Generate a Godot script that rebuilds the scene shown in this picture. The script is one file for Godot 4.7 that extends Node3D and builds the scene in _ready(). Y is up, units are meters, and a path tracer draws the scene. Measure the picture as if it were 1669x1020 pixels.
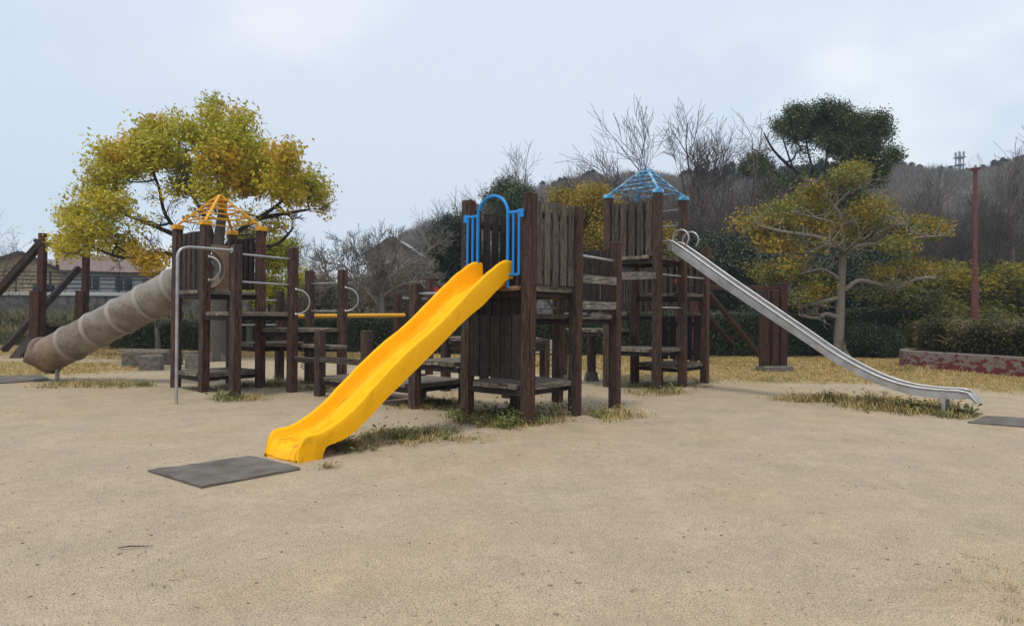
extends Node3D
# ---------------------------------------------------------------- playground under an overcast sky
const CAM_H := 1.45
const FPX := 1120.0            # focal length in pixels of the 1669 x 1020 photograph
const PITCH := 0.003
const ROLL := 0.00785
const GA := 0.88               # the timber frames stand on a square grid turned by this angle
const GS := 1.09               # grid spacing in metres
var GU := Vector3(cos(GA), 0, -sin(GA))
var GV := Vector3(-sin(GA), 0, -cos(GA))
const GB := Vector3(0.217, 0, -8.99)
var rng := RandomNumberGenerator.new()
var nz := FastNoiseLite.new()
var M := {}
var taken := {}
var org := Vector2.ZERO        # grid position of the thing being built

# ---------------------------------------------------------------- mesh builder
class MB:
	var v := PackedVector3Array()
	var n := PackedVector3Array()
	var c := PackedColorArray()
	var uv := PackedVector2Array()
	var ix := PackedInt32Array()
	func tri_ix(a: int, b: int, d: int) -> void:
		var cr := (v[b] - v[a]).cross(v[d] - v[a])
		if cr.dot(n[a] + n[b] + n[d]) > 0.0:
			ix.append(a); ix.append(d); ix.append(b)
		else:
			ix.append(a); ix.append(b); ix.append(d)
	func vert(p: Vector3, nn: Vector3, col: Color, t: Vector2) -> int:
		v.append(p); n.append(nn); c.append(Color(col.r, col.g, col.b)); uv.append(t)
		return v.size() - 1
	func quad(p0: Vector3, p1: Vector3, p2: Vector3, p3: Vector3, nn: Vector3, col: Color, t0 := Vector2.ZERO, t1 := Vector2.ZERO, t2 := Vector2.ZERO, t3 := Vector2.ZERO) -> void:
		var a := vert(p0, nn, col, t0)
		vert(p1, nn, col, t1); vert(p2, nn, col, t2); vert(p3, nn, col, t3)
		tri_ix(a, a + 1, a + 2); tri_ix(a, a + 2, a + 3)
	func tri(p0: Vector3, p1: Vector3, p2: Vector3, nn: Vector3, col: Color) -> void:
		var a := vert(p0, nn, col, Vector2.ZERO)
		vert(p1, nn, col, Vector2.ZERO); vert(p2, nn, col, Vector2.ZERO)
		tri_ix(a, a + 1, a + 2)
	# a box with chamfered edges; cols: six face colours +x -x +y -y +z -z; the grain (V) runs along the longest side
	func box(tf: Transform3D, size: Vector3, ch: float, cols: Array, off := Vector2.ZERO) -> void:
		var h := size * 0.5
		ch = minf(ch, minf(h.x, minf(h.y, h.z)) * 0.6)
		var la := 0
		if size.y >= size.x and size.y >= size.z: la = 1
		elif size.z >= size.x: la = 2
		for ax in 3:
			for sg in 2:
				var s := 1.0 - 2.0 * sg
				var a1 := (ax + 1) % 3
				var a2 := (ax + 2) % 3
				var nn := Vector3.ZERO
				nn[ax] = s
				var ps := []
				var ts := []
				for k in [[-1, -1], [1, -1], [1, 1], [-1, 1]]:
					var p := Vector3.ZERO
					p[ax] = s * h[ax]
					p[a1] = k[0] * (h[a1] - ch)
					p[a2] = k[1] * (h[a2] - ch)
					var al := a1
					var ac := a2
					if la == a2 or (la == ax and size[a2] > size[a1]):
						al = a2; ac = a1
					ts.append(Vector2(p[ac] * 1.6 + ax * 0.37 + sg * 0.21, p[al] * 0.55) + off)
					ps.append(tf * p)
				quad(ps[0], ps[1], ps[2], ps[3], (tf.basis * nn).normalized(), cols[ax * 2 + sg], ts[0], ts[1], ts[2], ts[3])
		if ch <= 0.0: return
		for ax in 3:               # edges along ax
			var a1 := (ax + 1) % 3
			var a2 := (ax + 2) % 3
			for s1 in [-1, 1]:
				for s2 in [-1, 1]:
					var q := []
					for e in [-1, 1]:
						var pa := Vector3.ZERO
						pa[ax] = e * (h[ax] - ch); pa[a1] = s1 * h[a1]; pa[a2] = s2 * (h[a2] - ch)
						var pb := Vector3.ZERO
						pb[ax] = e * (h[ax] - ch); pb[a1] = s1 * (h[a1] - ch); pb[a2] = s2 * h[a2]
						q.append(tf * pa); q.append(tf * pb)
					var nn := Vector3.ZERO
					nn[a1] = s1; nn[a2] = s2
					var cc: Color = cols[a1 * 2 + (0 if s1 > 0 else 1)]
					var ln := size[ax] * 0.55
					quad(q[0], q[1], q[3], q[2], (tf.basis * nn).normalized(), cc, off, off + Vector2(.01, 0), off + Vector2(.01, ln), off + Vector2(0, ln))
		for sx in [-1, 1]:
			for sy in [-1, 1]:
				for sz in [-1, 1]:
					var s := Vector3(sx, sy, sz)
					var b := s * (h - Vector3(ch, ch, ch))
					tri(tf * (b + Vector3(sx * ch, 0, 0)), tf * (b + Vector3(0, sy * ch, 0)), tf * (b + Vector3(0, 0, sz * ch)), (tf.basis * s).normalized(), cols[0])
	func tube(pts: Array, rads: Array, sides: int, col: Color, caps := true) -> void:
		var m := pts.size()
		var prev := Vector3.ZERO
		var start := v.size()
		var run := 0.0
		for i in m:
			var p: Vector3 = pts[i]
			var d: Vector3
			if i == 0: d = pts[1] - p
			elif i == m - 1: d = p - pts[i - 1]
			else: d = (pts[i + 1] - p).normalized() + (p - pts[i - 1]).normalized()
			d = d.normalized()
			if i > 0: run += p.distance_to(pts[i - 1])
			var x: Vector3
			if i == 0:
				x = d.cross(Vector3.UP)
				if x.length() < 0.05: x = d.cross(Vector3.RIGHT)
			else:
				x = prev - d * prev.dot(d)
				if x.length() < 0.01: x = d.cross(Vector3(0.3, 0.5, 0.8))
			x = x.normalized()
			prev = x
			var y := d.cross(x)
			var r: float = rads[i] if i < rads.size() else rads[-1]
			for k in sides + 1:
				var a := TAU * k / sides
				var nn := x * cos(a) + y * sin(a)
				vert(p + nn * r, nn, col, Vector2(float(k) / sides, run))
		for i in m - 1:
			for k in sides:
				var a := start + i * (sides + 1) + k
				var b := a + sides + 1
				tri_ix(a, a + 1, b + 1); tri_ix(a, b + 1, b)
		if caps:
			for e in 2:
				var i: int = 0 if e == 0 else m - 1
				var dn: Vector3 = (pts[0] - pts[1]).normalized() if e == 0 else (pts[m - 1] - pts[m - 2]).normalized()
				var cc := vert(pts[i], dn, col, Vector2.ZERO)
				var b0 := v.size()
				for k in sides: vert(v[start + i * (sides + 1) + k], dn, col, Vector2.ZERO)
				for k in sides: tri_ix(cc, b0 + k, b0 + (k + 1) % sides)
	func mesh() -> ArrayMesh:
		var a := []
		a.resize(Mesh.ARRAY_MAX)
		a[Mesh.ARRAY_VERTEX] = v; a[Mesh.ARRAY_NORMAL] = n; a[Mesh.ARRAY_COLOR] = c; a[Mesh.ARRAY_TEX_UV] = uv; a[Mesh.ARRAY_INDEX] = ix
		var m := ArrayMesh.new()
		m.add_surface_from_arrays(Mesh.PRIMITIVE_TRIANGLES, a)
		return m

# ---------------------------------------------------------------- naming and placing
func numbered(s: String) -> String:
	if not taken.has(s):
		taken[s] = 0
		return s
	taken[s] += 1
	return "%s_%03d" % [s, taken[s]]
func tag(o: Node, label: String, category: String, group := "", kind := "") -> void:
	if label: o.set_meta("label", label)
	if category: o.set_meta("category", category)
	if group: o.set_meta("group", group)
	if kind: o.set_meta("kind", kind)
func thing(called: String, label: String, category: String, at := Vector3.ZERO, turn := 0.0, group := "") -> Node3D:
	var o := Node3D.new()
	o.name = numbered(called)
	add_child(o)
	o.position = at; o.rotation.y = turn
	tag(o, label, category, group)
	return o
func put(parent: Node, called: String, mesh: Mesh, mat: Material) -> MeshInstance3D:
	var o := MeshInstance3D.new()
	o.name = called if parent != self else numbered(called)
	o.mesh = mesh
	o.material_override = mat
	parent.add_child(o, true)
	return o
func structure(called: String, mesh: Mesh, mat: Material) -> MeshInstance3D:
	var o := put(self, called, mesh, mat)
	o.set_meta("kind", "structure")
	return o
# pixel of the photograph -> direction, ground point, point at a depth
func ray(px: float, py: float) -> Vector3:
	var a := px - 834.5
	var b := py - 510.0
	var u := a * cos(ROLL) + b * sin(ROLL)
	var w := -a * sin(ROLL) + b * cos(ROLL)
	var y := -w / FPX
	return Vector3(u / FPX, y * cos(PITCH) + sin(PITCH), -(cos(PITCH) - y * sin(PITCH)))
func gpt(px: float, py: float, y := 0.0) -> Vector3:
	var d := ray(px, py)
	var t := (y - CAM_H) / d.y
	return Vector3(d.x * t, y, d.z * t)
func pt(px: float, py: float, depth: float) -> Vector3:
	var d := ray(px, py)
	var t := -depth / d.z
	return Vector3(d.x * t, CAM_H + d.y * t, -depth)
func base_at(px: float, depth: float) -> Vector3:
	var p := pt(px, 512, depth)
	return Vector3(p.x, 0, p.z)
# timber grid
func gw(u: float, v: float, y := 0.0) -> Vector3:
	return GB + GU * (u * GS) + GV * (v * GS) + Vector3(0, y, 0)
func gthing(called: String, label: String, category: String, u: float, v: float, group := "") -> Node3D:
	org = Vector2(u, v)
	return thing(called, label, category, gw(u, v), GA, group)
func gl(u: float, v: float, y := 0.0) -> Vector3:
	return Vector3((u - org.x) * GS, y, -(v - org.y) * GS)
func frame_to(a: Vector3, b: Vector3, up := Vector3.UP) -> Transform3D:
	var y := (b - a).normalized()
	var x := up.cross(y)
	if x.length() < 0.01: x = Vector3.RIGHT.cross(y)
	if x.length() < 0.01: x = Vector3.BACK.cross(y)
	x = x.normalized()
	return Transform3D(Basis(x, y, x.cross(y)), (a + b) * 0.5)

# ---------------------------------------------------------------- timber parts
const DARK := Color(0.052, 0.036, 0.031)
const GREY := Color(0.118, 0.094, 0.076)
const RED := Color(0.112, 0.044, 0.029)
const PALE := Color(0.30, 0.255, 0.20)
func six(col: Color) -> Array:
	return [col, col, col, col, col, col]
func vary(col: Color, a := 0.18) -> Color:
	var k := 1.0 + rng.randf_range(-a, a)
	return Color(col.r * k * (1.0 + rng.randf_range(-.05, .05)), col.g * k, col.b * k * (1.0 + rng.randf_range(-.06, .06)))
func roff() -> Vector2:
	return Vector2(rng.randf(), rng.randf())
func piece(parent: Node, called: String, c: Vector3, size: Vector3, cols: Array, ch := 0.006, turn := 0.0) -> MeshInstance3D:
	var mb := MB.new()
	mb.box(Transform3D(Basis(Vector3.UP, turn), Vector3.ZERO), size, ch, cols, roff())
	var o := put(parent, called, mb.mesh(), M.wood)
	o.position = c
	return o
func beam(parent: Node, called: String, a: Vector3, b: Vector3, w: float, t: float, cols: Array, mat: Material = null, ch := 0.006, up := Vector3.UP) -> MeshInstance3D:
	var mb := MB.new()
	mb.box(frame_to(a, b, up), Vector3(w, a.distance_to(b), t), ch, cols, roff())
	return put(parent, called, mb.mesh(), mat if mat else M.wood)
func bolts(parent: Node, spots: Array, r := 0.013) -> void:
	if spots.is_empty(): return
	var mb := MB.new()
	for s in spots:
		var p: Vector3 = s[0]
		var d: Vector3 = s[1]
		mb.tube([p, p + d * 0.012, p + d * 0.02], [r, r * 0.8, r * 0.3], 6, Color(0.16, 0.145, 0.13))
	var o := put(parent, "bolts", mb.mesh(), M.bolt)
	o.set_meta("kind", "stuff")
const PW := 0.15
func post(parent: Node, u: float, v: float, top: float, redness := 0.8, called := "post") -> MeshInstance3D:
	var g := vary(GREY.lerp(DARK, 0.5) * Color(1.18, 1.02, .95), 0.2)
	var r := vary(g.lerp(RED * 1.3, redness), 0.15)
	var cols := [vary(g), g.lerp(r, rng.randf() * 0.25), g, g, r, vary(g.lerp(r, rng.randf()))]
	var p := gl(u, v)
	var low := 0.12
	var mb := MB.new()
	mb.box(Transform3D(Basis(), Vector3.ZERO), Vector3(PW, top + low, PW), 0.012, cols, roff())
	var o := put(parent, called, mb.mesh(), M.wood)
	o.position = p + Vector3(0, (top - low) * 0.5, 0)
	o.rotation = Vector3(rng.randf_range(-.004, .004), rng.randf_range(-.03, .03), rng.randf_range(-.004, .004))
	var sp := []
	for h in [0.32, 0.62, 1.02, 1.42, 1.86, 2.3, 2.66]:
		if h < top - 0.1:
			sp.append([Vector3(rng.randf_range(-.012, .012), h - (top - low) * 0.5, PW * .5), Vector3.BACK])
			if rng.randf() < 0.5: sp.append([Vector3(-PW * .5, h - (top - low) * 0.5 - .05, rng.randf_range(-.012, .012)), Vector3.LEFT])
	bolts(o, sp)
	return o
# a deck over the grid cell u0..u1, v0..v1: joists and boards that run along u
func deck(parent: Node, u0: float, v0: float, u1: float, v1: float, top: float, n := 7, tone := PALE) -> void:
	var e := PW * 0.5 / GS
	var d := Node3D.new()
	d.name = "deck"
	parent.add_child(d, true)
	for v in [v0 + .1, v1 - .1]:
		piece(d, "joist", gl((u0 + u1) * .5, v, top - 0.115), Vector3((u1 - u0) * GS - PW - .01, 0.075, 0.06), six(vary(DARK)))
	for u in [u0, u1]:
		piece(d, "joist", gl(u, (v0 + v1) * .5, top - 0.115), Vector3(0.06, 0.075, (v1 - v0) * GS - PW - .01), six(vary(DARK)))
	var w := (v1 - v0) * GS
	for i in n:
		var bw := w / n - 0.008
		var vv := lerpf(v0, v1, (i + 0.5) / n)
		var edge: bool = i == 0 or i == n - 1
		var ln := (u1 - u0) * GS + (-PW - .006 if edge else PW * .8)
		var c := vary(tone, 0.14)
		var cols := six(c)
		piece(d, "deck_board", gl((u0 + u1) * .5, vv, top - 0.036 + rng.randf_range(-.003, .003)), Vector3(ln, 0.07, bw), cols, 0.006)
# a wall of upright boards from grid point a to b, board-on-board on two rails; side: outer boards lie to that side (local normal)
func board_wall(parent: Node, ua: float, va: float, ub: float, vb: float, h0: float, h1: float, n: int, out: Vector3, tone := GREY, inner := true, gap := 0.66) -> void:
	var a := gl(ua, va)
	var b := gl(ub, vb)
	var d := (b - a).normalized()
	var ln := a.distance_to(b) - PW
	var turn := atan2(-d.z, d.x)
	var wl := Node3D.new()
	wl.name = "board_wall"
	parent.add_child(wl, true)
	var s := a + d * PW * 0.5
	for h in [h0 + 0.16, h1 - 0.18]:
		piece(wl, "rail", (a + b) * .5 + Vector3(0, h, 0) - out * .012, Vector3(ln - .004, 0.085, 0.04), six(vary(DARK)), 0.004, turn)
	var pitch := ln / n
	var sp := []
	for i in n:
		var c := vary(tone, 0.3)
		var hh := h1 + rng.randf_range(-.012, .012)
		var lo := h0 + rng.randf_range(-.008, .008)
		piece(wl, "board", s + d * (pitch * (i + .5)) + out * .026 + Vector3(0, (hh + lo) * .5, 0), Vector3(pitch * gap, hh - lo, 0.028), [c, c, c, c, c, c], 0.004, turn + rng.randf_range(-.02, .02))
		for h in [h0 + 0.16, h1 - 0.18]:
			sp.append([s + d * (pitch * (i + 1.0) - .01 if i < n - 1 else pitch * i + .012) + out * .012 + Vector3(0, h + rng.randf_range(-.01, .01), 0), out])
		if inner and i < n - 1:
			var c2 := vary(tone.lerp(DARK, .5), 0.2)
			piece(wl, "board", s + d * (pitch * (i + 1.0)) - out * .05 + Vector3(0, (hh + lo) * .5, 0), Vector3(pitch * (1.28 - gap) , hh - lo - .02, 0.026), six(c2), 0.004, turn)
	bolts(wl, sp)
func pipe(parent: Node, called: String, pts: Array, r: float, mat: Material, sides := 10) -> MeshInstance3D:
	var mb := MB.new()
	mb.tube(pts, [r], sides, Color.WHITE)
	return put(parent, called, mb.mesh(), mat)
func smooth(pts: Array, k := 6) -> Array:
	var cv := Curve3D.new()
	for i in pts.size():
		var t := Vector3.ZERO
		if i > 0 and i < pts.size() - 1: t = (pts[i + 1] - pts[i - 1]) / 6.0
		cv.add_point(pts[i], -t, t)
	var r := []
	for i in (pts.size() - 1) * k + 1:
		r.append(cv.samplef(float(i) / k))
	return r
func hoop(parent: Node, at: Vector3, dir: Vector3, h := 0.36, out := 0.2) -> void:
	# a bent steel grab handle on a post: from at (upper end), bulging towards dir
	var p := []
	for i in 13:
		var t := PI * i / 12.0
		p.append(at + Vector3(0, -h * .5 + cos(t) * h * .5, 0) + dir * (sin(t) * out))
	var o := pipe(parent, "grab_handle", p, 0.014, M.steel, 8)
	for q in [p[0], p[12]]:
		pipe(o, "flange", [q - dir * .012, q + dir * .012], 0.032, M.steel, 10)
func pyramid(parent: Node, u0: float, v0: float, top: float, apex: float, mat: Material) -> void:
	# post caps, four hips and level slats
	var r := Node3D.new()
	r.name = "roof_frame"
	parent.add_child(r, true)
	var cs := [gl(u0, v0), gl(u0 + 1, v0), gl(u0 + 1, v0 + 1), gl(u0, v0 + 1)]
	var ap = (cs[0] + cs[2]) * .5 + Vector3(0, apex, 0)
	for c in cs:
		var mb := MB.new()
		mb.box(Transform3D(Basis(), Vector3.ZERO), Vector3(PW + .03, .085, PW + .03), .008, six(Color.WHITE), roff())
		var cap := put(r, "post_cap", mb.mesh(), mat)
		cap.position = c + Vector3(0, top + .02, 0)
	for i in 4:
		var a: Vector3 = cs[i] + Vector3(0, top + .065, 0)
		beam(r, "hip_bar", a, a.lerp(ap, .985), .05, .03, six(Color.WHITE), mat, .004)
		var b: Vector3 = cs[(i + 1) % 4] + Vector3(0, top + .065, 0)
		for k in 5:
			var t := 0.10 + k * 0.175
			beam(r, "roof_slat", a.lerp(ap, t) + Vector3(0, .01, 0), b.lerp(ap, t) + Vector3(0, .01, 0), .045, .022, six(Color.WHITE), mat, .003)

# ---------------------------------------------------------------- plants
func leaf_clump(count: int, spread: float, ll: float, lw: float, droop: float, sd: int) -> ArrayMesh:
	var r := RandomNumberGenerator.new()
	r.seed = sd
	var mb := MB.new()
	for i in count:
		var p := Vector3(r.randfn(), r.randfn(), r.randfn()) * spread * 0.5
		var d := Vector3(r.randfn(), r.randfn() * .6 - droop, r.randfn()).normalized()
		var s := d.cross(Vector3(r.randfn(), r.randfn() + 1.2, r.randfn())).normalized()
		var nn := s.cross(d).normalized()
		var l := ll * r.randf_range(.7, 1.25)
		var w := lw * r.randf_range(.75, 1.2) * .5
		var k := r.randf_range(.84, 1.16)
		var c := Color(k * r.randf_range(.96, 1.05), k, k * r.randf_range(.88, 1.08))
		var a := mb.vert(p, nn, c, Vector2.ZERO)
		mb.vert(p + d * l * .45 + s * w + nn * w * .3, nn, c, Vector2.ZERO)
		mb.vert(p + d * l - nn * l * .1, nn, c, Vector2.ZERO)
		mb.vert(p + d * l * .45 - s * w + nn * w * .3, nn, c, Vector2.ZERO)
		mb.tri_ix(a, a + 1, a + 2); mb.tri_ix(a, a + 2, a + 3)
	return mb.mesh()
func scatter(parent: Node, called: String, mesh: Mesh, mat: Material, tfs: Array, cols: Array) -> MultiMeshInstance3D:
	var mm := MultiMesh.new()
	mm.transform_format = MultiMesh.TRANSFORM_3D
	mm.use_colors = true
	mm.mesh = mesh
	mm.instance_count = tfs.size()
	for i in tfs.size():
		mm.set_instance_transform(i, tfs[i])
		mm.set_instance_color(i, cols[i])
	var o := MultiMeshInstance3D.new()
	o.name = called if parent != self else numbered(called)
	o.multimesh = mm
	o.material_override = mat
	parent.add_child(o, true)
	return o
func rdir() -> Vector3:
	return Vector3(rng.randfn(), rng.randfn(), rng.randfn()).normalized()
func rturn(sc := 1.0) -> Basis:
	return Basis.from_euler(Vector3(rng.randf_range(-.5, .5), rng.randf() * TAU, rng.randf_range(-.5, .5))).scaled(Vector3.ONE * sc)
func pick(pal: Array, a := 0.15) -> Color:
	return vary(pal[rng.randi() % pal.size()], a)
func wander(a: Vector3, b: Vector3, k: int, amp: float) -> Array:
	var r := []
	var ln := a.distance_to(b)
	for i in k + 1:
		var t := float(i) / k
		var p := a.lerp(b, t)
		if i > 0 and i < k: p += rdir() * ln * amp
		p.y += sin(t * PI) * ln * -0.04
		r.append(p)
	return smooth(r, 2)
func taper(n: int, r0: float, r1: float) -> Array:
	var a := []
	for i in n: a.append(lerpf(r0, r1, float(i) / maxf(1, n - 1)))
	return a
# lobes: [centre, radius_xz, radius_y]; everything in world space relative to at
func leafy_tree(o: Node3D, trunk: Array, tr: float, lobes: Array, tips: int, per: int, clump: Mesh, pal: Array, bark: Color, mat: Material, spread := 0.26, shell := 0.45, csc := 1.0, hole := -0.08, clumpy := 55.0, trunk_bark := Color(0, 0, 0), limbs := []) -> void:
	var mb := MB.new()
	var tp := smooth(trunk, 4)
	var tb := bark if trunk_bark.r == 0.0 else trunk_bark
	mb.tube(tp, taper(tp.size(), tr, tr * .22), 9, tb)
	for k in 5:        # root flare
		var a := TAU * k / 5.0 + .4
		var b0: Vector3 = trunk[0]
		mb.tube([b0 + Vector3(cos(a), -.05, sin(a)) * tr * 1.5, b0 + Vector3(cos(a) * tr * .7, tr * .8, sin(a) * tr * .7), b0 + Vector3(cos(a) * tr * .4, tr * 2.4, sin(a) * tr * .4)], [tr * .3, tr * .36, tr * .2], 6, tb)
	var tfs := []
	var cols := []
	var nodes := []
	for i in range(int(tp.size() * .45), tp.size()): nodes.append([tp[i], tr * .34])
	var fork: Vector3 = tp[int(tp.size() * .7)]
	for l in limbs:          # the main limbs that show between the leaf masses, with their bare twigs
		var sl := smooth(l[0], 4)
		mb.tube(sl, taper(sl.size(), l[1], l[1] * .35), 7, bark)
		for i in sl.size():
			var rr := lerpf(l[1], l[1] * .35, float(i) / sl.size())
			nodes.append([sl[i], rr])
			if i > 3 and i % 2 == 0:
				var dd: Vector3 = (sl[i] - sl[i - 1]).normalized()
				var sd := dd.cross(rdir()).normalized()
				grow(mb, mb, sl[i], (dd * .6 + sd + Vector3(0, .3, 0)).normalized(), rng.randf_range(.3, .55), rr * .35, 2, .25, .8, bark, .006)
	lobes.sort_custom(func(p, q): return fork.distance_squared_to(p[0]) < fork.distance_squared_to(q[0]))
	for lb in lobes:
		var c: Vector3 = lb[0]
		var best := 0
		var bd := 1e9
		for i in nodes.size():
			var p: Vector3 = nodes[i][0]
			var dd := p.distance_to(c) + maxf(0.0, p.y - c.y) * 1.2 + (0.0 if nodes[i][1] > .02 else .6)
			if dd < bd:
				bd = dd; best = i
		var from: Vector3 = nodes[best][0]
		var limb := wander(from, c - (c - from).normalized() * lb[1] * .2, 4, .11)
		var lr: float = clampf(nodes[best][1] * rng.randf_range(.75, .95), .018, tr * .34)
		for i in limb.size(): nodes.append([limb[i], lerpf(lr, lr * .4, float(i) / limb.size())])
		mb.tube(limb, taper(limb.size(), lr, lr * .35), 6, vary(bark, .1))
		var nt := int(tips * lb[1] * lb[1])
		for i in nt:
			var q := rdir() * pow(rng.randf(), shell)
			var tip := c + Vector3(q.x * lb[1], q.y * lb[2], q.z * lb[1])
			if nz.get_noise_3dv((tip + o.position) * clumpy) < hole: continue
			if i % 3 == 0:
				var s: Vector3 = limb[rng.randi_range(limb.size() / 2, limb.size() - 1)]
				var tw := wander(s, tip, 3, .09)
				mb.tube(tw, taper(tw.size(), clampf(lr * .35, .01, .03), .006), 4, bark, false)
			var pg := nz.get_noise_3dv((tip + o.position) * 48.0 + Vector3(500, 0, 0)) * 1.1 + .5 + rng.randf_range(-.16, .16)
			var pc := vary(pal[clampi(int(pg * pal.size()), 0, pal.size() - 1)], .07)
			for j in per:
				tfs.append(Transform3D(rturn(csc * rng.randf_range(.75, 1.25)), tip + Vector3(rng.randf_range(-1, 1), rng.randf_range(-1, 1) * .7, rng.randf_range(-1, 1)) * spread * 1.35))
				cols.append(vary(pc, .08))
	put(o, "trunk", mb.mesh(), M.bark)
	scatter(o, "crown", clump, mat, tfs, cols).set_meta("kind", "stuff")
func lobes_px(list: Array, dz: float, depth: float, at: Vector3) -> Array:
	# [px, py, rx_px, ry_px] -> lobes; depth is spread about the tree's own depth
	var r := []
	for i in list.size():
		var l = list[i]
		var d: float = depth + (l[4] if l.size() > 4 else (dz * (0.8 if i % 2 == 0 else -0.8) * rng.randf_range(.3, 1.0)))
		var k := d / FPX
		r.append([pt(l[0], l[1], d) - at, l[2] * k, l[3] * k])
	return r
func limbs_px(list: Array, dzs: Array, depth: float, at: Vector3, r: float) -> Array:
	var out := []
	for i in list.size():
		var p := []
		var n: int = list[i].size()
		for j in n: p.append(pt(list[i][j][0], list[i][j][1], depth + dzs[i] * float(j) / (n - 1)) - at + (rdir() * .08 if j > 0 else Vector3.ZERO))
		out.append([p, r])
	return out
# a leafless tree: recursive limbs
func grow(mb: MB, tw: MB, p: Vector3, d: Vector3, ln: float, r: float, lvl: int, up: float, wide: float, bark: Color, minr: float) -> void:
	var pts := [p]
	var q := p
	var dd := d
	var seg := 4 if lvl < 2 else 3
	for i in seg:
		dd = (dd + rdir() * .16 + Vector3(0, up * .08, 0)).normalized()
		q += dd * ln / seg
		pts.append(q)
	var r1 := maxf(r * .62, minr)
	(mb if r > .03 else tw).tube(pts, taper(pts.size(), r, r1), 6 if r > .06 else (4 if r > .02 else 3), bark, false)
	if lvl <= 0: return
	var kids := 5 if lvl < 3 else 4
	for k in kids:
		var t := 1.0 if k == 0 else rng.randf_range(.3, .98)
		var idx := t * seg
		var i0 := mini(int(idx), seg - 1)
		var s: Vector3 = (pts[i0] as Vector3).lerp(pts[i0 + 1], idx - i0)
		var side := dd.cross(rdir()).normalized()
		var nd := (dd * (1.0 if k == 0 else .75) + side * wide * (0.35 if k == 0 else rng.randf_range(.6, 1.1)) + Vector3(0, up * .25, 0)).normalized()
		grow(mb, tw, s, nd, ln * rng.randf_range(.58, .8), maxf(r1 * (.9 if k == 0 else rng.randf_range(.45, .7)), minr), lvl - 1, up, wide, bark, minr)
func bare_tree(o: Node3D, height: float, lean: Vector3, r: float, lvl: int, up: float, wide: float, bark: Color, minr: float, stems := 1, first := 0.38) -> void:
	var mb := MB.new()
	var tw := MB.new()
	for s in stems:
		var d := (Vector3.UP + lean + (rdir() * Vector3(.35, 0, .35) if stems > 1 else Vector3.ZERO)).normalized()
		grow(mb, tw, Vector3(rng.randf_range(-.2, .2) * (stems - 1), -.1, rng.randf_range(-.2, .2) * (stems - 1)), d, height * first * 1.3, r, lvl, up, wide, bark, minr)
	put(o, "trunk", mb.mesh(), M.bark)
	if tw.v.size() > 0: put(o, "twigs", tw.mesh(), M.bark).set_meta("kind", "stuff")
var bare := []
func make_bare() -> void:
	for k in 4:
		var best := []
		var off := 1e9
		for attempt in 4:     # keep the most upright of a few
			var mb := MB.new()
			var tw := MB.new()
			grow(mb, tw, Vector3(0, -.1, 0), Vector3(.0, 1, .0), 3.6, .17, 5, [.4, .3, .5, .3][k], [.75, .9, .65, .95][k], Color(1, 1, 1), .0076)
			var top := Vector3.ZERO
			var mean := Vector3.ZERO
			for p in tw.v:
				mean += p
				if p.y > top.y: top = p
			for p in mb.v:
				if p.y > top.y: top = p
			mean /= tw.v.size()
			var d := Vector2(top.x, top.z).length() * .6 + Vector2(mean.x, mean.z).length()
			if d < off:
				off = d
				best = [mb, tw, top.y]
		bare.append([best[0].mesh(), best[1].mesh(), best[2]])
func bare_copy(o: Node3D, height: float, lean: Vector3, k: int, stems: int, bm: Material) -> void:
	for s in stems:
		var t: Array = bare[(k + s) % 4]
		var sc: float = height / t[2] * (1.0 - .12 * s)
		var bs := Basis(Vector3.UP, rng.randf() * TAU).scaled(Vector3(sc, sc, sc))
		bs = Basis(Quaternion(Vector3.UP, (Vector3.UP + lean * .6 + (rdir() * Vector3(.3, 0, .3) if stems > 1 else Vector3.ZERO)).normalized())) * bs
		var a := put(o, "trunk", t[0], bm)
		var b := put(o, "twigs", t[1], bm)
		a.transform = Transform3D(bs, Vector3(.25 * s, 0, 0)); b.transform = a.transform
		b.set_meta("kind", "stuff")
func bush(o: Node3D, lobes: Array, dens: float, clump: Mesh, pal: Array, mat: Material, csc := 1.0) -> void:
	# a dense shrub: stems and a thick shell of leaves
	var mb := MB.new()
	var tfs := []
	var cols := []
	for lb in lobes:
		var c: Vector3 = lb[0]
		for k in 9:
			var q := rdir()
			var b := Vector3(c.x * .8 + rng.randf_range(-.2, .2), -.05, c.z * .8 + rng.randf_range(-.2, .2))
			var w := wander(b, c + Vector3(q.x * lb[1], absf(q.y) * lb[2], q.z * lb[1]) * .85, 3, .06)
			mb.tube(w, taper(w.size(), .04, .01), 4, Color(.06, .045, .035), false)
		var area: float = lb[1] * lb[1] + lb[1] * lb[2] * 2.0
		for i in int(dens * area):
			var q := rdir()
			var rr := pow(rng.randf(), .22) * (1.0 + .16 * nz.get_noise_3dv(q * 90.0 + c * 17.0))
			var p := c + Vector3(q.x * lb[1], q.y * lb[2], q.z * lb[1]) * rr
			if p.y < .03: continue
			tfs.append(Transform3D(rturn(csc * rng.randf_range(.7, 1.3)), p))
			var g := nz.get_noise_3dv(p * 55.0)
			var pc: Color = pal[clampi(int((g * .9 + .5) * pal.size()), 0, pal.size() - 1)]
			cols.append(vary(pc, .2))
	put(o, "stems", mb.mesh(), M.bark).set_meta("kind", "stuff")
	scatter(o, "foliage", clump, mat, tfs, cols).set_meta("kind", "stuff")
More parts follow.
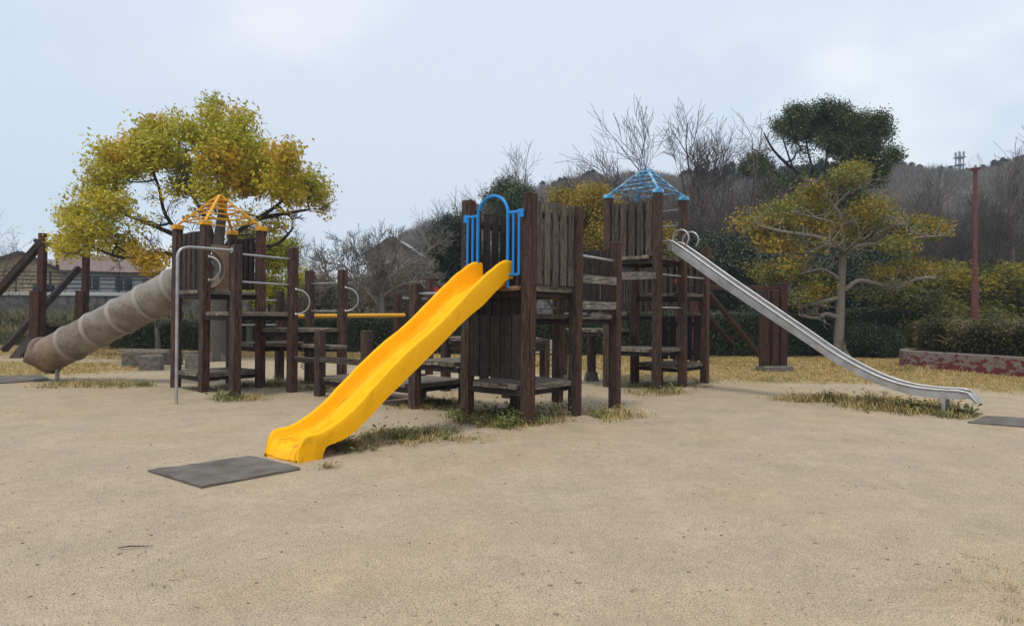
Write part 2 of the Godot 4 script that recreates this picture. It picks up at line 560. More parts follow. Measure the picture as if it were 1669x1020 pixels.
# a clipped hedge along a path of ground points
func hedge(o: Node3D, path: Array, wid: float, hgt: float, dens: float, clump: Mesh, pal: Array, dry_pal: Array, mat: Material, at: Vector3, base_y := 0.0) -> void:
	var core := MB.new()
	var tfs := []
	var cols := []
	for i in path.size() - 1:
		var a: Vector3 = path[i] - at
		var b: Vector3 = path[i + 1] - at
		var ln := a.distance_to(b)
		var d := (b - a) / ln
		var s := d.cross(Vector3.UP)
		# branching inside the hedge
		for k in int(ln * 5.0):
			var p := a + d * rng.randf() * ln + s * rng.randf_range(-.3, .3) * wid + Vector3(0, base_y, 0)
			core.tube([p, p + Vector3(rng.randf_range(-.2, .2), hgt * .45, rng.randf_range(-.2, .2)), p + Vector3(rng.randf_range(-.4, .4), hgt * .9, rng.randf_range(-.4, .4))], [.03, .02, .008], 4, Color(.05, .04, .03), false)
		for k in int(dens * ln * (hgt * 2.0 + wid)):
			var x := rng.randf() * ln
			var y := rng.randf()
			var z := rng.randf_range(-.5, .5)
			if rng.randf() < .72:     # towards the clipped faces
				if rng.randf() < hgt * 2.0 / (hgt * 2.0 + wid): z = (.5 - absf(rng.randfn()) * .06) * (1 if rng.randf() < .5 else -1)
				else: y = 1.0 - absf(rng.randfn()) * .06
			var p0 := a + d * x
			var wob := nz.get_noise_2d(p0.x * 40.0 + at.x * 40.0, p0.z * 40.0)
			var p := p0 + s * z * wid * (1.0 + wob * .12) + Vector3(0, base_y + .04 + y * hgt * (1.0 + wob * .13), 0)
			tfs.append(Transform3D(rturn(rng.randf_range(.7, 1.3)), p))
			var g := nz.get_noise_3dv(p * 70.0)
			var use: Array = dry_pal if g > .1 and dry_pal.size() > 0 else pal     # withered patches wherever they fall
			cols.append(vary(use[rng.randi() % use.size()], .25))
	put(o, "stems", core.mesh(), M.bark).set_meta("kind", "stuff")
	scatter(o, "foliage", clump, mat, tfs, cols).set_meta("kind", "stuff")

# ---------------------------------------------------------------- materials
func noise_img(w: int, h: int, freq: float, sd: int, oct := 4, type := FastNoiseLite.TYPE_SIMPLEX_SMOOTH) -> PackedByteArray:
	var f := FastNoiseLite.new()
	f.noise_type = type
	f.seed = sd; f.frequency = freq; f.fractal_octaves = oct
	var im := f.get_seamless_image(w, h)
	im.convert(Image.FORMAT_L8)
	return im.get_data()
func tex(w: int, h: int, data: PackedByteArray, fmt := Image.FORMAT_RGB8) -> ImageTexture:
	var im := Image.create_from_data(w, h, false, fmt, data)
	im.generate_mipmaps()
	return ImageTexture.create_from_image(im)
func normal_tex(w: int, h: int, hd: PackedByteArray, k: float) -> ImageTexture:
	var im := Image.create_from_data(w, h, false, Image.FORMAT_L8, hd)
	im.convert(Image.FORMAT_RGBA8)
	im.bump_map_to_normal_map(k)
	im.generate_mipmaps()
	return ImageTexture.create_from_image(im)
func mat(col: Color, rough := 0.8, metal := 0.0, vc := true) -> StandardMaterial3D:
	var m := StandardMaterial3D.new()
	m.albedo_color = col
	m.roughness = rough
	m.metallic = metal
	m.vertex_color_use_as_albedo = vc
	return m
func stain(m: StandardMaterial3D, tile: float, amp: float, sd: int, tint := Color.WHITE, freq := 0.012, bump := 0.0, world := false) -> void:
	# patchy colour and relief for a plain surface, laid on by position
	var a := noise_img(512, 512, freq, sd, 5)
	var b := noise_img(512, 512, freq * 9.0, sd + 7, 3)
	var d := PackedByteArray()
	d.resize(512 * 512 * 3)
	for i in 512 * 512:
		var k := clampf((a[i] / 255.0 - .5) * 1.6 + (b[i] / 255.0 - .5) * .7, -1, 1)
		for j in 3:
			var w := 1.0 - amp * (0.5 + k * .5)
			d[i * 3 + j] = int(255.0 * clampf(lerpf(w, w * tint[j], clampf(k * 1.5, 0, 1)), 0, 1))
	m.albedo_texture = tex(512, 512, d)
	if bump > 0.0:
		m.normal_enabled = true
		m.normal_texture = normal_tex(512, 512, b, bump)
	m.uv1_triplanar = true
	m.uv1_world_triplanar = world
	m.uv1_scale = Vector3.ONE / tile
func make_materials() -> void:
	# weathered wood: streaks along V with checks and knots
	var w := 256
	var h := 1024
	var f1 := FastNoiseLite.new(); f1.seed = 3; f1.frequency = 1.0; f1.fractal_octaves = 3
	var f2 := FastNoiseLite.new(); f2.seed = 8; f2.frequency = 1.0; f2.fractal_octaves = 2
	var d := PackedByteArray(); d.resize(w * h * 3)
	var hd := PackedByteArray(); hd.resize(w * h)
	for y in h:
		for x in w:
			var fx := float(x) / w
			var fy := float(y) / h
			var cy := sin(fy * TAU) * .35
			var cz := cos(fy * TAU) * .35
			var cx := sin(fx * TAU)
			var cw := cos(fx * TAU)
			var g := f1.get_noise_3d(cx * 9.0 + cz * .6, cw * 9.0, cy * 1.6 + 4.0)          # fine streaks
			var g2 := f2.get_noise_3d(cx * 2.2, cw * 2.2 + cz * 4.0, cy * 4.0 + 9.0)          # broad patches
			var g3 := f1.get_noise_3d(cx * 26.0, cw * 26.0 + cz * .7, cy * 2.4)
			var k := 0.78 + g * .42 + g2 * .34 + g3 * .22
			var crack := smoothstep(.38, .55, absf(f2.get_noise_3d(cx * 7.0, cw * 7.0, 20.0 + cy * 1.2 + cz)) + g3 * .12)
			k *= 1.0 - .65 * crack
			var i := y * w + x
			d[i * 3] = int(clampf(k * 1.02, 0.05, 1) * 255); d[i * 3 + 1] = int(clampf(k, .05, 1) * 255); d[i * 3 + 2] = int(clampf(k * .97, .05, 1) * 255)
			hd[i] = int(clampf(.55 + g * .35 + g3 * .25 - crack * .5, 0, 1) * 255)
	M.wood = mat(Color(1, 1, 1), .85)
	M.wood.albedo_texture = tex(w, h, d)
	M.wood.normal_enabled = true
	M.wood.normal_texture = normal_tex(w, h, hd, 5.0)
	M.wood.normal_scale = 1.0
	# bark
	M.bark = mat(Color(1, 1, 1), .95)
	stain(M.bark, .8, .6, 21, Color(.9, .85, .8), .03, 3.0)
	for k in [["bare_bark", Color(.50, .46, .43)], ["bare_dark", Color(.40, .365, .34)]]:
		var bm := mat(k[1], .95, 0.0, false)
		stain(bm, .8, .4, 23, Color(.9, .85, .8), .03)
		M[k[0]] = bm
	M.bolt = mat(Color(1, 1, 1), .5, .6)
	M.steel = mat(Color(.74, .735, .73), .42, .72, false)
	stain(M.steel, 3.0, .16, 31, Color(.95, .93, .9), .02)
	M.yellow = mat(Color(1.0, .73, .01), .5, 0.0, false)
	M.yellow.metallic_specular = .3
	stain(M.yellow, 1.1, .05, 41, Color(.98, .95, .88), .02)
	M.yellow.clearcoat_enabled = true
	M.yellow.clearcoat = .08
	M.yellow.clearcoat_roughness = .3
	# the slide's own skin: scuffs and drag marks along the trough (V runs down the slide)
	M.slide = mat(Color(1, 1, 1), .5, 0.0, false)
	M.slide.metallic_specular = .3
	M.slide.roughness = .48
	var y1 := FastNoiseLite.new(); y1.seed = 77; y1.frequency = 1.0; y1.fractal_octaves = 3
	var yd := PackedByteArray(); yd.resize(256 * 1024 * 3)
	for yy in 1024:
		for xx in 256:
			var fu := xx / 256.0
			var mid := 1.0 - smoothstep(.06, .17, absf(fu - .411))
			var st := y1.get_noise_3d(xx * .42, yy * .008, 0.0)
			var pa := y1.get_noise_3d(xx * .03, yy * .012, 40.0)
			var dirt := smoothstep(.22, .5, st + pa * .6) * mid * .5 + smoothstep(.3, .6, pa + st * .3) * .16
			dirt += smoothstep(.05, .4, pa + st * .5) * smoothstep(860, 1000, yy) * .5
			var cc := Color(1.0, .725, .012).lerp(Color(.70, .47, .13), dirt)
			cc = cc.lerp(Color(1.0, .80, .25), .35 * smoothstep(.2, .6, -pa + st * .4))
			var ii := (yy * 256 + xx) * 3
			yd[ii] = int(cc.r * 255); yd[ii + 1] = int(cc.g * 255); yd[ii + 2] = int(cc.b * 255)
	M.slide.albedo_texture = tex(256, 1024, yd)
	M.paint_yellow = mat(Color(.97, .70, .03), .45, 0.0, false)
	stain(M.paint_yellow, .7, .22, 43, Color(.9, .85, .7), .03)
	M.paint_blue = mat(Color(.04, .55, .88), .42, 0.0, false)
	stain(M.paint_blue, .9, .15, 45, Color(1, 1, 1), .03)
	# faded blue paint of the roof, pale and scuffed with a few rusty chips
	M.faded_blue = mat(Color(1, 1, 1), .6, 0.0, false)
	var n1 := noise_img(256, 256, .03, 51, 4)
	var n2 := noise_img(256, 256, .05, 52, 4)
	var fd := PackedByteArray(); fd.resize(256 * 256 * 3)
	for i in 256 * 256:
		var c := Color(.18, .55, .78).lerp(Color(.62, .80, .88), smoothstep(.42, .62, n1[i] / 255.0))
		c = c.lerp(Color(.62, .40, .24), smoothstep(.66, .7, n2[i] / 255.0))
		fd[i * 3] = int(c.r * 255); fd[i * 3 + 1] = int(c.g * 255); fd[i * 3 + 2] = int(c.b * 255)
	M.faded_blue.albedo_texture = tex(256, 256, fd)
	M.faded_blue.uv1_triplanar = true
	M.faded_blue.uv1_scale = Vector3.ONE / .9
	# the tube: grey translucent plastic with brown stains
	M.tube = mat(Color(1, 1, 1), .5)
	stain(M.tube, 2.6, .30, 61, Color(.80, .70, .58), .008)
	M.ring = mat(Color(1, 1, 1), .6)
	M.tan = mat(Color(.77, .64, .52), .55, 0.0, false)
	stain(M.tan, .9, .2, 63)
	M.rubber = mat(Color(.47, .445, .41), .92, 0.0, false)
	stain(M.rubber, 2.4, .34, 71, Color(.97, .93, .88), .012, .8, true)
	M.concrete = mat(Color(.55, .53, .49), .95, 0.0, false)
	stain(M.concrete, 1.5, .4, 73, Color(.85, .8, .7), .02, 2.5, true)
	M.road = mat(Color(.45, .44, .42), .95, 0.0, false)
	stain(M.road, 6.0, .45, 75, Color(.8, .8, .75), .02, 1.0, true)
	# flaked red paint over grey concrete: V is the height on the wall, the paint is lost mostly along the upper edge
	M.kerb = mat(Color(.68, .67, .66), .95, 0.0, false)
	M.redwall = mat(Color(1, 1, 1), .9, 0.0, false)
	var r1 := noise_img(1024, 256, .014, 81, 5)
	var r2 := noise_img(1024, 256, .07, 82, 3)
	var rd := PackedByteArray(); rd.resize(1024 * 256 * 3)
	for i in 1024 * 256:
		var hy := 1.0 - float(i / 1024) / 255.0
		var a := (r1[i] / 255.0 - .5) * 1.25 + (r2[i] / 255.0 - .5) * .45 + (hy - .54) * .9
		var c := Color(.40, .155, .14).lerp(Color(.50, .455, .43), smoothstep(-.03, .05, a))
		c = c.lerp(Color(.22, .15, .14), .6 * smoothstep(.62, .72, r2[i] / 255.0))
		c = c * (0.82 + .36 * r2[i] / 255.0)
		rd[i * 3] = int(clampf(c.r, 0, 1) * 255); rd[i * 3 + 1] = int(clampf(c.g, 0, 1) * 255); rd[i * 3 + 2] = int(clampf(c.b, 0, 1) * 255)
	M.redwall.albedo_texture = tex(1024, 256, rd)
	M.rust = mat(Color(.47, .265, .24), .6, 0.0, false)
	stain(M.rust, 1.2, .3, 85, Color(.85, .75, .7), .02)
	M.dark_metal = mat(Color(.15, .15, .155), .7, 0.0, false)
	M.plaster = mat(Color(1, 1, 1), .9)
	stain(M.plaster, 3.0, .25, 91, Color(.85, .82, .78), .02, .6, true)
	M.glass = mat(Color(.10, .12, .14), .08, .1, false)
	M.lampglass = mat(Color(.9, .93, .95, .08), .05, 0.0, false)
	M.lampglass.transparency = BaseMaterial3D.TRANSPARENCY_ALPHA
	M.red_plastic = mat(Color(.82, .20, .13), .5, 0.0, false)
	for k in [["leaf", Color(.95, .95, .9), .6, .8], ["gloss_leaf", Color(.9, 1.0, .85), .45, .45], ["grass", Color(1, 1, .9), .8, .5]]:
		var m := mat(Color(1, 1, 1), k[2])
		m.cull_mode = BaseMaterial3D.CULL_DISABLED
		m.backlight_enabled = true
		m.backlight = k[1] * k[3]
		M[k[0]] = m
	M.stone = mat(Color(1, 1, 1), .9)
	# sand: fine grain, specks and softer blotches
	var S := 1024
	var a1 := noise_img(S, S, .16, 101, 3)
	var a2 := noise_img(S, S, .06, 102, 4)
	var a3 := noise_img(S, S, .42, 103, 2)
	var sd := PackedByteArray(); sd.resize(S * S * 3)
	var sh := PackedByteArray(); sh.resize(S * S)
	for i in S * S:
		var g := a1[i] / 255.0
		var b := a2[i] / 255.0
		var e := a3[i] / 255.0
		var k := .89 + (g - .5) * .46 + (b - .5) * .20 + (e - .5) * .34
		if g < .27: k *= .74
		elif e > .80: k = minf(k * 1.25, 1.0)
		sd[i * 3] = int(clampf(k * 1.0, 0, 1) * 255); sd[i * 3 + 1] = int(clampf(k * (.995 - (b - .5) * .05), 0, 1) * 255); sd[i * 3 + 2] = int(clampf(k * (.98 - (b - .5) * .12), 0, 1) * 255)
		sh[i] = int(clampf(g * .55 + e * .25 + b * .2, 0, 1) * 255)
	M.sand = mat(Color(1, 1, 1), .97)
	M.sand.albedo_texture = tex(S, S, sd)
	M.sand.normal_enabled = true
	M.sand.normal_scale = .8
	M.sand.normal_texture = normal_tex(S, S, sh, 2.6)
	M.sand.uv1_scale = Vector3(1, 1, 1) / 2.1
	M.sand.detail_enabled = true
	M.sand.detail_blend_mode = BaseMaterial3D.BLEND_MODE_MUL
	var q1 := noise_img(512, 512, .02, 111, 5)
	var q2 := noise_img(512, 512, .12, 112, 3)
	var qd := PackedByteArray(); qd.resize(512 * 512 * 3)
	for i in 512 * 512:
		var k := .93 + (q1[i] / 255.0 - .5) * .09 + (q2[i] / 255.0 - .5) * .09
		qd[i * 3] = int(clampf(k, 0, 1) * 255); qd[i * 3 + 1] = int(clampf(k * .99, 0, 1) * 255); qd[i * 3 + 2] = int(clampf(k * .97, 0, 1) * 255)
	M.sand.detail_albedo = tex(512, 512, qd)
	M.sand.detail_uv_layer = BaseMaterial3D.DETAIL_UV_2
	M.sand.uv2_scale = Vector3(1, 1, 1) / 7.7
	M.hill = mat(Color(1, 1, 1), 1.0)
	stain(M.hill, 14.0, .5, 121, Color(.9, .9, .85), .03, 0.0, true)

# ---------------------------------------------------------------- sky
func make_sky() -> Sky:
	var W := 1024
	var H := 512
	var f := FastNoiseLite.new()
	f.seed = 5; f.frequency = 1.0; f.fractal_octaves = 5
	var im := Image.create(W, H, false, Image.FORMAT_RGBF)
	for y in H:
		var el := PI * (.5 - (y + .5) / H)
		for x in W:
			var az := TAU * (x + .5) / W
			var dir := Vector3(cos(el) * cos(az), sin(el), cos(el) * sin(az))
			var e := maxf(sin(el), 0.0)
			var c := Color(.60, .725, .85).lerp(Color(.56, .67, .86), smoothstep(0, .6, e))
			var q := dir / (absf(dir.y) + .35)
			var n := f.get_noise_3d(q.x * .9, dir.y * 1.2, q.z * .9)
			var m := f.get_noise_3d(q.x * .45 + 7.0, dir.y, q.z * .45)
			c = c.lerp(Color(.87, .91, .96), smoothstep(-.08, .45, n * .8 + m * .7))
			c = c.lerp(Color(.68, .72, .86), .5 * smoothstep(-.05, .5, -m * 1.2 + n * .25))
			if el < 0: c = c.lerp(Color(.36, .33, .27), smoothstep(0, .08, -el))
			im.set_pixel(x, y, Color(c.r * .955, c.g * .932, c.b * .90))
	var pm := PanoramaSkyMaterial.new()
	pm.panorama = ImageTexture.create_from_image(im)
	var s := Sky.new()
	s.sky_material = pm
	return s

# ---------------------------------------------------------------- ground
var feet := []
func find_feet() -> void:
	for c in [[-1, 6], [0, 6], [0, 7], [-1, 7], [-1, 5], [0, 5], [1, 7], [1, 6], [1, 5], [0, 4.22], [0, 3.05], [0, 2], [1, 2], [0, 0], [0, 1], [1, 0], [1, 1], [2, 0], [2, 1], [4.4, .6], [5.4, .6], [5.4, 1.6], [4.4, 1.6], [6.4, .6]]:
		var p := gw(c[0], c[1])
		feet.append(Vector2(p.x, -p.z))
func gh(x: float, d: float) -> float:
	var near := 1.0 - smoothstep(28, 45, d)
	var extra := 0.0
	if d > 6.0 and d < 16.0:
		for p in feet:
			var q := Vector2(x - p.x, d - p.y).length_squared()
			if q < .5: extra += .03 * exp(-q * 22.0)
	for w in [Vector3(-2.75, 7.35, .5), Vector3(7.0, 10.1, .6), Vector3(-9.9, 14.3, .8)]:
		extra -= .02 * exp(-Vector2(x - w.x, d - w.y).length_squared() / w.z)
	return extra * near + (nz.get_noise_2d(x * 14.0, d * 14.0) * .014 + nz.get_noise_2d(x * 60.0 + 90.0, d * 60.0) * .003) * near
func grass_at(x: float, d: float) -> float:
	# how much dry turf covers the ground here
	var edge := 17.0 - clampf(x, -2, 12) * .33 + nz.get_noise_2d(x * 12.0, d * 12.0 + 50.0) * 1.6
	if x < 1.5: edge = lerpf(20.0, 17.0, smoothstep(-1.0, 1.5, x)) + nz.get_noise_2d(x * 10.0, d * 10.0) * 2.0
	if x < -4.0: edge = lerpf(22.0, 20.0, smoothstep(-7.0, -4.0, x)) + nz.get_noise_2d(x * 10.0, d * 10.0) * 2.0
	var k := smoothstep(edge - .8, edge + 1.4, d)
	var left := smoothstep(3.0, 1.6, Vector2((x + 12.6) * .8, (d - 17.2)).length() + nz.get_noise_2d(x * 50.0, d * 50.0) * .8)
	return clampf(maxf(k, left), 0, 1)
func make_ground() -> void:
	var xs := []
	var x := -26.0
	while x < 26.0:
		xs.append(x); x += .15
	for e in [34.0, 46.0, 70.0, 120.0, 200.0, 300.0]:
		xs.append(e); xs.push_front(-e)
	xs.sort()
	var ds := []
	var d := 1.2
	while d < 34.0:
		ds.append(d); d += .06 + d * .006
	for e in [38.0, 44.0, 52.0, 70.0, 110.0, 200.0, 300.0]: ds.append(e)
	ds.push_front(-2.0); ds.push_front(-40.0)
	ds.push_front(-120.0)
	ds.sort()
	var v := PackedVector3Array(); var n := PackedVector3Array(); var c := PackedColorArray(); var t := PackedVector2Array(); var t2 := PackedVector2Array(); var ix := PackedInt32Array()
	for di in ds:
		for xi in xs:
			var e := .03
			var h := gh(xi, di)
			v.append(Vector3(xi, h, -di))
			n.append(Vector3(-(gh(xi + e, di) - h) / e, 1, (gh(xi, di + e) - h) / e).normalized())
			t.append(Vector2(xi, di)); t2.append(Vector2(xi * .94 + di * .34, di * .94 - xi * .34))
			var a := nz.get_noise_2d(xi * 9.0, di * 9.0)
			var b := nz.get_noise_2d(xi * 34.0 + 300.0, di * 34.0)
			var g := nz.get_noise_2d(xi * 90.0, di * 90.0 - 200.0)
			var col := Color(.60, .495, .362)
			col = col.lerp(Color(.585, .475, .33), smoothstep(-.1, .5, a))            # greyer packed earth
			col = col.lerp(Color(.66, .48, .285), smoothstep(.0, .55, b) * .35)        # ochre patches
			col = col.lerp(Color(.42, .385, .22), smoothstep(.22, .6, g + a * .3) * .3)   # thin olive film of sprouting turf
			var gr := grass_at(xi, di)
			var gc := Color(.66, .51, .19).lerp(Color(.60, .44, .17), smoothstep(-.3, .4, b + g * .4)).lerp(Color(.44, .40, .14), smoothstep(.1, .6, a - .1 + g * .3))
			col = col.lerp(gc, gr * clampf(.72 + g * .5, 0, 1))
			if di > 34: col = Color(.16, .14, .07)
			c.append(col)
	var w := xs.size()
	for j in ds.size() - 1:
		for i in w - 1:
			var a := j * w + i
			ix.append_array([a, a + w, a + w + 1, a, a + w + 1, a + 1])
	var arr := []
	arr.resize(Mesh.ARRAY_MAX)
	arr[Mesh.ARRAY_VERTEX] = v; arr[Mesh.ARRAY_NORMAL] = n; arr[Mesh.ARRAY_COLOR] = c; arr[Mesh.ARRAY_TEX_UV] = t; arr[Mesh.ARRAY_TEX_UV2] = t2; arr[Mesh.ARRAY_INDEX] = ix
	var m := ArrayMesh.new()
	m.add_surface_from_arrays(Mesh.PRIMITIVE_TRIANGLES, arr)
	structure("ground", m, M.sand)

# ---------------------------------------------------------------- slides
func interp(tab: Array, x: float) -> float:
	# tab: [[x, y], ...] with falling x; smooth monotone-ish interpolation
	if x >= tab[0][0]: return tab[0][1]
	for i in tab.size() - 1:
		if x >= tab[i + 1][0]:
			var t: float = (tab[i][0] - x) / (tab[i][0] - tab[i + 1][0])
			var y0: float = tab[maxi(i - 1, 0)][1]
			var y3: float = tab[mini(i + 2, tab.size() - 1)][1]
			return cubic_interpolate(tab[i][1], tab[i + 1][1], y0, y3, t)
	return tab[-1][1]
func yellow_slide() -> void:
	var o := gthing("yellow_slide", "bright yellow moulded plastic slide with wavy chute and high side walls", "slide", 0, .5)
	var rail := [[-.03, 2.17], [-.12, 2.175], [-.22, 2.155], [-.4, 2.06], [-.66, 1.885], [-1.1, 1.56], [-1.45, 1.30], [-1.75, 1.115], [-2.1, .87], [-2.4, .635], [-2.6, .47], [-2.82, .345], [-3.0, .275], [-3.13, .265], [-3.19, .245], [-3.235, .19], [-3.26, .10], [-3.27, .03]]
	var bed := [[-.03, 1.80], [-.25, 1.80], [-.45, 1.74], [-.66, 1.62], [-1.1, 1.31], [-1.45, 1.05], [-1.75, .87], [-2.1, .625], [-2.4, .40], [-2.6, .265], [-2.82, .165], [-3.0, .135], [-3.13, .13], [-3.19, .115], [-3.235, .085], [-3.26, .045], [-3.27, .01]]
	var low := [[-.03, 1.93], [-.12, 1.92], [-.31, 1.79], [-.61, 1.575], [-.97, 1.36], [-1.4, 1.06], [-1.79, .79], [-2.15, .545], [-2.49, .30], [-2.68, .185], [-2.82, .145], [-2.93, .125], [-2.97, .09], [-2.99, .0], [-3.0, -.06], [-3.3, -.06]]
	var W := .298
	var n := 110
	var rows := []
	for i in n + 1:
		var u: float = -.03 - 3.24 * i / n
		if i > n - 14: u = lerpf(-.03 - 3.24 * (n - 14) / n, -3.27, pow((i - (n - 14)) / 14.0, .8))
		var r := interp(rail, u)
		var b := minf(interp(bed, u), r - .012)
		var l := minf(interp(low, u), b)
		if u > -.3: l = minf(interp(low, u), r - .1)
		var s := []
		var half := [[W, l], [W + .004, (l + r) * .5], [W + .002, r - .03], [W - .008, r - .008], [W - .024, r], [W - .042, r - .008], [W - .052, r - .03], [W - .066, lerpf(b, r, .45)], [W - .085, b + minf(.045, (r - b) * .25)], [W - .125, b + .012], [W - .2, b + .002]]
		for q in half: s.append(Vector3(u, q[1], q[0]))
		s.append(Vector3(u, b, 0))
		for k in half.size(): s.append(Vector3(u, half[half.size() - 1 - k][1], -half[half.size() - 1 - k][0]))
		# underside, thin shell
		var ub := minf(b - .02, r)
		s.append(Vector3(u, l + .002, -W + .02))
		s.append(Vector3(u, maxf(ub, l + .004), -W + .05))
		s.append(Vector3(u, maxf(ub, l + .004), W - .05))
		s.append(Vector3(u, l + .002, W - .02))
		s.append(s[0])
		rows.append(s)
	put(o, "chute", skin(rows), M.slide)
	# lip board at the deck
	var lip := piece(o, "sill_board", Vector3(-.05, 1.80, 0), Vector3(.12, .045, .92), six(Color(.42, .22, .10)), .006)
	lip.set_meta("label", "reddish timber sill under the slide head")
func skin(rows: Array) -> ArrayMesh:
	var mb := MB.new()
	var w: int = rows[0].size()
	for j in rows.size():
		for i in w:
			var p: Vector3 = rows[j][i]
			var a: Vector3 = rows[maxi(j - 1, 0)][i]
			var b: Vector3 = rows[mini(j + 1, rows.size() - 1)][i]
			var c: Vector3 = rows[j][maxi(i - 1, 0)]
			var d: Vector3 = rows[j][mini(i + 1, w - 1)]
			var n := (b - a).cross(d - c)
			mb.vert(p, n.normalized() if n.length() > 1e-9 else Vector3.UP, Color.WHITE, Vector2(float(i) / w, j * .0089))
	for j in rows.size() - 1:
		for i in w - 1:
			var a := j * w + i
			mb.tri_ix(a, a + 1, a + w + 1); mb.tri_ix(a, a + w + 1, a + w)
	return mb.mesh()
func steel_slide() -> void:
	# runs along -v from the tall tower: local +z
	var o := gthing("steel_slide", "long stainless steel slide running down from the blue roofed tower", "slide", 4.885, 0)
	var rail := [[.60, 2.92], [.53, 2.90], [0.0, 2.555], [-.43, 2.24], [-.87, 1.935], [-1.27, 1.66], [-1.67, 1.385], [-2.05, 1.125], [-2.41, .865], [-2.76, .67], [-3.09, .51], [-3.42, .405], [-3.73, .365], [-4.02, .36], [-4.2, .365], [-4.29, .345], [-4.36, .28], [-4.39, .22]]
	var W := .215
	var rows := []
	var ra := []
	var rb := []
	var n := 90
	var rs := []
	for i in n + 1: rs.append(interp(rail, .60 - 4.99 * i / n))
	for k in 14:
		for i in range(2, n - 5): rs[i] = (rs[i - 1] + rs[i] * 2.0 + rs[i + 1]) * .25
	for i in n + 1:
		var v: float = .60 - 4.99 * i / n
		var r: float = rs[i]
		var b := r - lerpf(.2, .115, smoothstep(.4, -3.6, v))
		if v < -4.2: b = r - lerpf(.115, .03, smoothstep(-4.2, -4.37, v))
		var z := -v
		rows.append([Vector3(-W - .004, b - .01, z), Vector3(-W - .004, r - .01, z), Vector3(-W + .004, r - .01, z), Vector3(-W + .006, b + .05, z), Vector3(-W + .035, b + .012, z), Vector3(-W + .07, b, z), Vector3(0, b, z), Vector3(W - .07, b, z), Vector3(W - .035, b + .012, z), Vector3(W - .006, b + .05, z), Vector3(W - .004, r - .01, z), Vector3(W + .004, r - .01, z), Vector3(W + .004, b - .01, z), Vector3(0, b - .012, z), Vector3(-W - .004, b - .01, z)])
		if i % 2 == 0:
			ra.append(Vector3(-W, r, z)); rb.append(Vector3(W, r, z))
	put(o, "chute", skin(rows), M.steel)
	pipe(o, "side_rail", ra, .021, M.steel, 10)
	pipe(o, "side_rail", rb, .021, M.steel, 10)
	for s in [-1, 1]:
		# hoop handles at the head
		var p := []
		for i in 17:
			var a := lerpf(PI * 1.02, -PI * .28, i / 16.0)
			p.append(Vector3(s * W, 2.94 + sin(a) * .165, -.33 - cos(a) * -.165))
		p.push_front(Vector3(s * W, 2.70, -.49))
		pipe(o, "hoop_handle", p, .018, M.steel, 8)
		# support legs
		var r := interp(rail, -3.98)
		var lg := MB.new()
		lg.box(Transform3D(Basis(), Vector3(s * (W + .012), r * .5 - .04, 3.98)), Vector3(.012, r + .04, .055), .002, six(Color.WHITE))
		put(o, "leg", lg.mesh(), M.steel)
	pipe(o, "cross_bar", [Vector3(-W, .22, 3.98), Vector3(W, .22, 3.98)], .018, M.steel, 8)
func tube_slide() -> void:
	var a := gw(-.5, 7.06, 2.24)
	var b := pt(76, 581, 14.5)
	b.y = .50
	var at := Vector3(b.x, 0, b.z)
	var o := thing("tube_slide", "grey brown plastic tube slide with stained joints ending on a short leg", "slide", at)
	var dir := (b - a).normalized()
	var R := .365
	var total := a.distance_to(b)
	var k := 6
	for i in k:
		var t0 := float(i) / k
		var t1 := float(i + 1) / k
		var p0 := a.lerp(b, t0) - at
		var p1 := a.lerp(b, t1) - at
		# a little sag: the last section lies flatter
		if i == k - 1: p1 += Vector3(0, .01, 0)
		var mb := MB.new()
		var inner := MB.new()
		var pts := []
		var rad := []
		for j in 9:
			var t := j / 8.0
			pts.append(p0.lerp(p1, t)); rad.append(R)
		mb.tube(pts, rad, 36, Color(1, 1, 1), false)
		var rin := []
		for q in rad: rin.append(q - .012)
		mb.tube(pts, rin, 36, Color(1, 1, 1), false)
		for j in mb.c.size():
			var w: Vector3 = mb.v[j] + at
			var s := nz.get_noise_3dv(w * 42.0) + .5 * nz.get_noise_3dv(w * 130.0)
			var brown := smoothstep(-.15, .45, s + (t0 - .70) * .7)
			mb.c[j] = Color(.335, .295, .25).lerp(Color(.31, .225, .145), brown)
		var sec := put(o, "tube_section", mb.mesh(), M.tube)
		if i > 0 or true:
			var fl := MB.new()
			var fc := p0
			fl.tube([fc - dir * .04, fc - dir * .039, fc - dir * .006, fc - dir * .005, fc + dir * .005, fc + dir * .006, fc + dir * .039, fc + dir * .04], [R, R + .022, R + .028, R + .006, R + .006, R + .028, R + .022, R], 36, Color(.36, .32, .28).lerp(Color(.30, .24, .18), smoothstep(.55, 1.0, t0)), false)
			put(sec, "joint_flange", fl.mesh(), M.ring)
	# mouth ring
	var e := b - at + Vector3(0, .03, 0)
	var rg := MB.new()
	rg.tube([e - dir * .05, e - dir * .02, e + dir * .02, e + dir * .045, e + dir * .04, e], [R, R + .04, R + .055, R + .045, R - .005, R - .012], 36, Color(.26, .175, .11), false)
	put(o, "mouth_ring", rg.mesh(), M.tube)
	var lg := MB.new()
	var lp := a.lerp(b, .93) - at
	lg.tube([Vector3(lp.x, -.1, lp.z), Vector3(lp.x, lp.y - R, lp.z)], [.04], 10, Color(.4, .37, .33))
	put(o, "support_leg", lg.mesh(), M.tube)

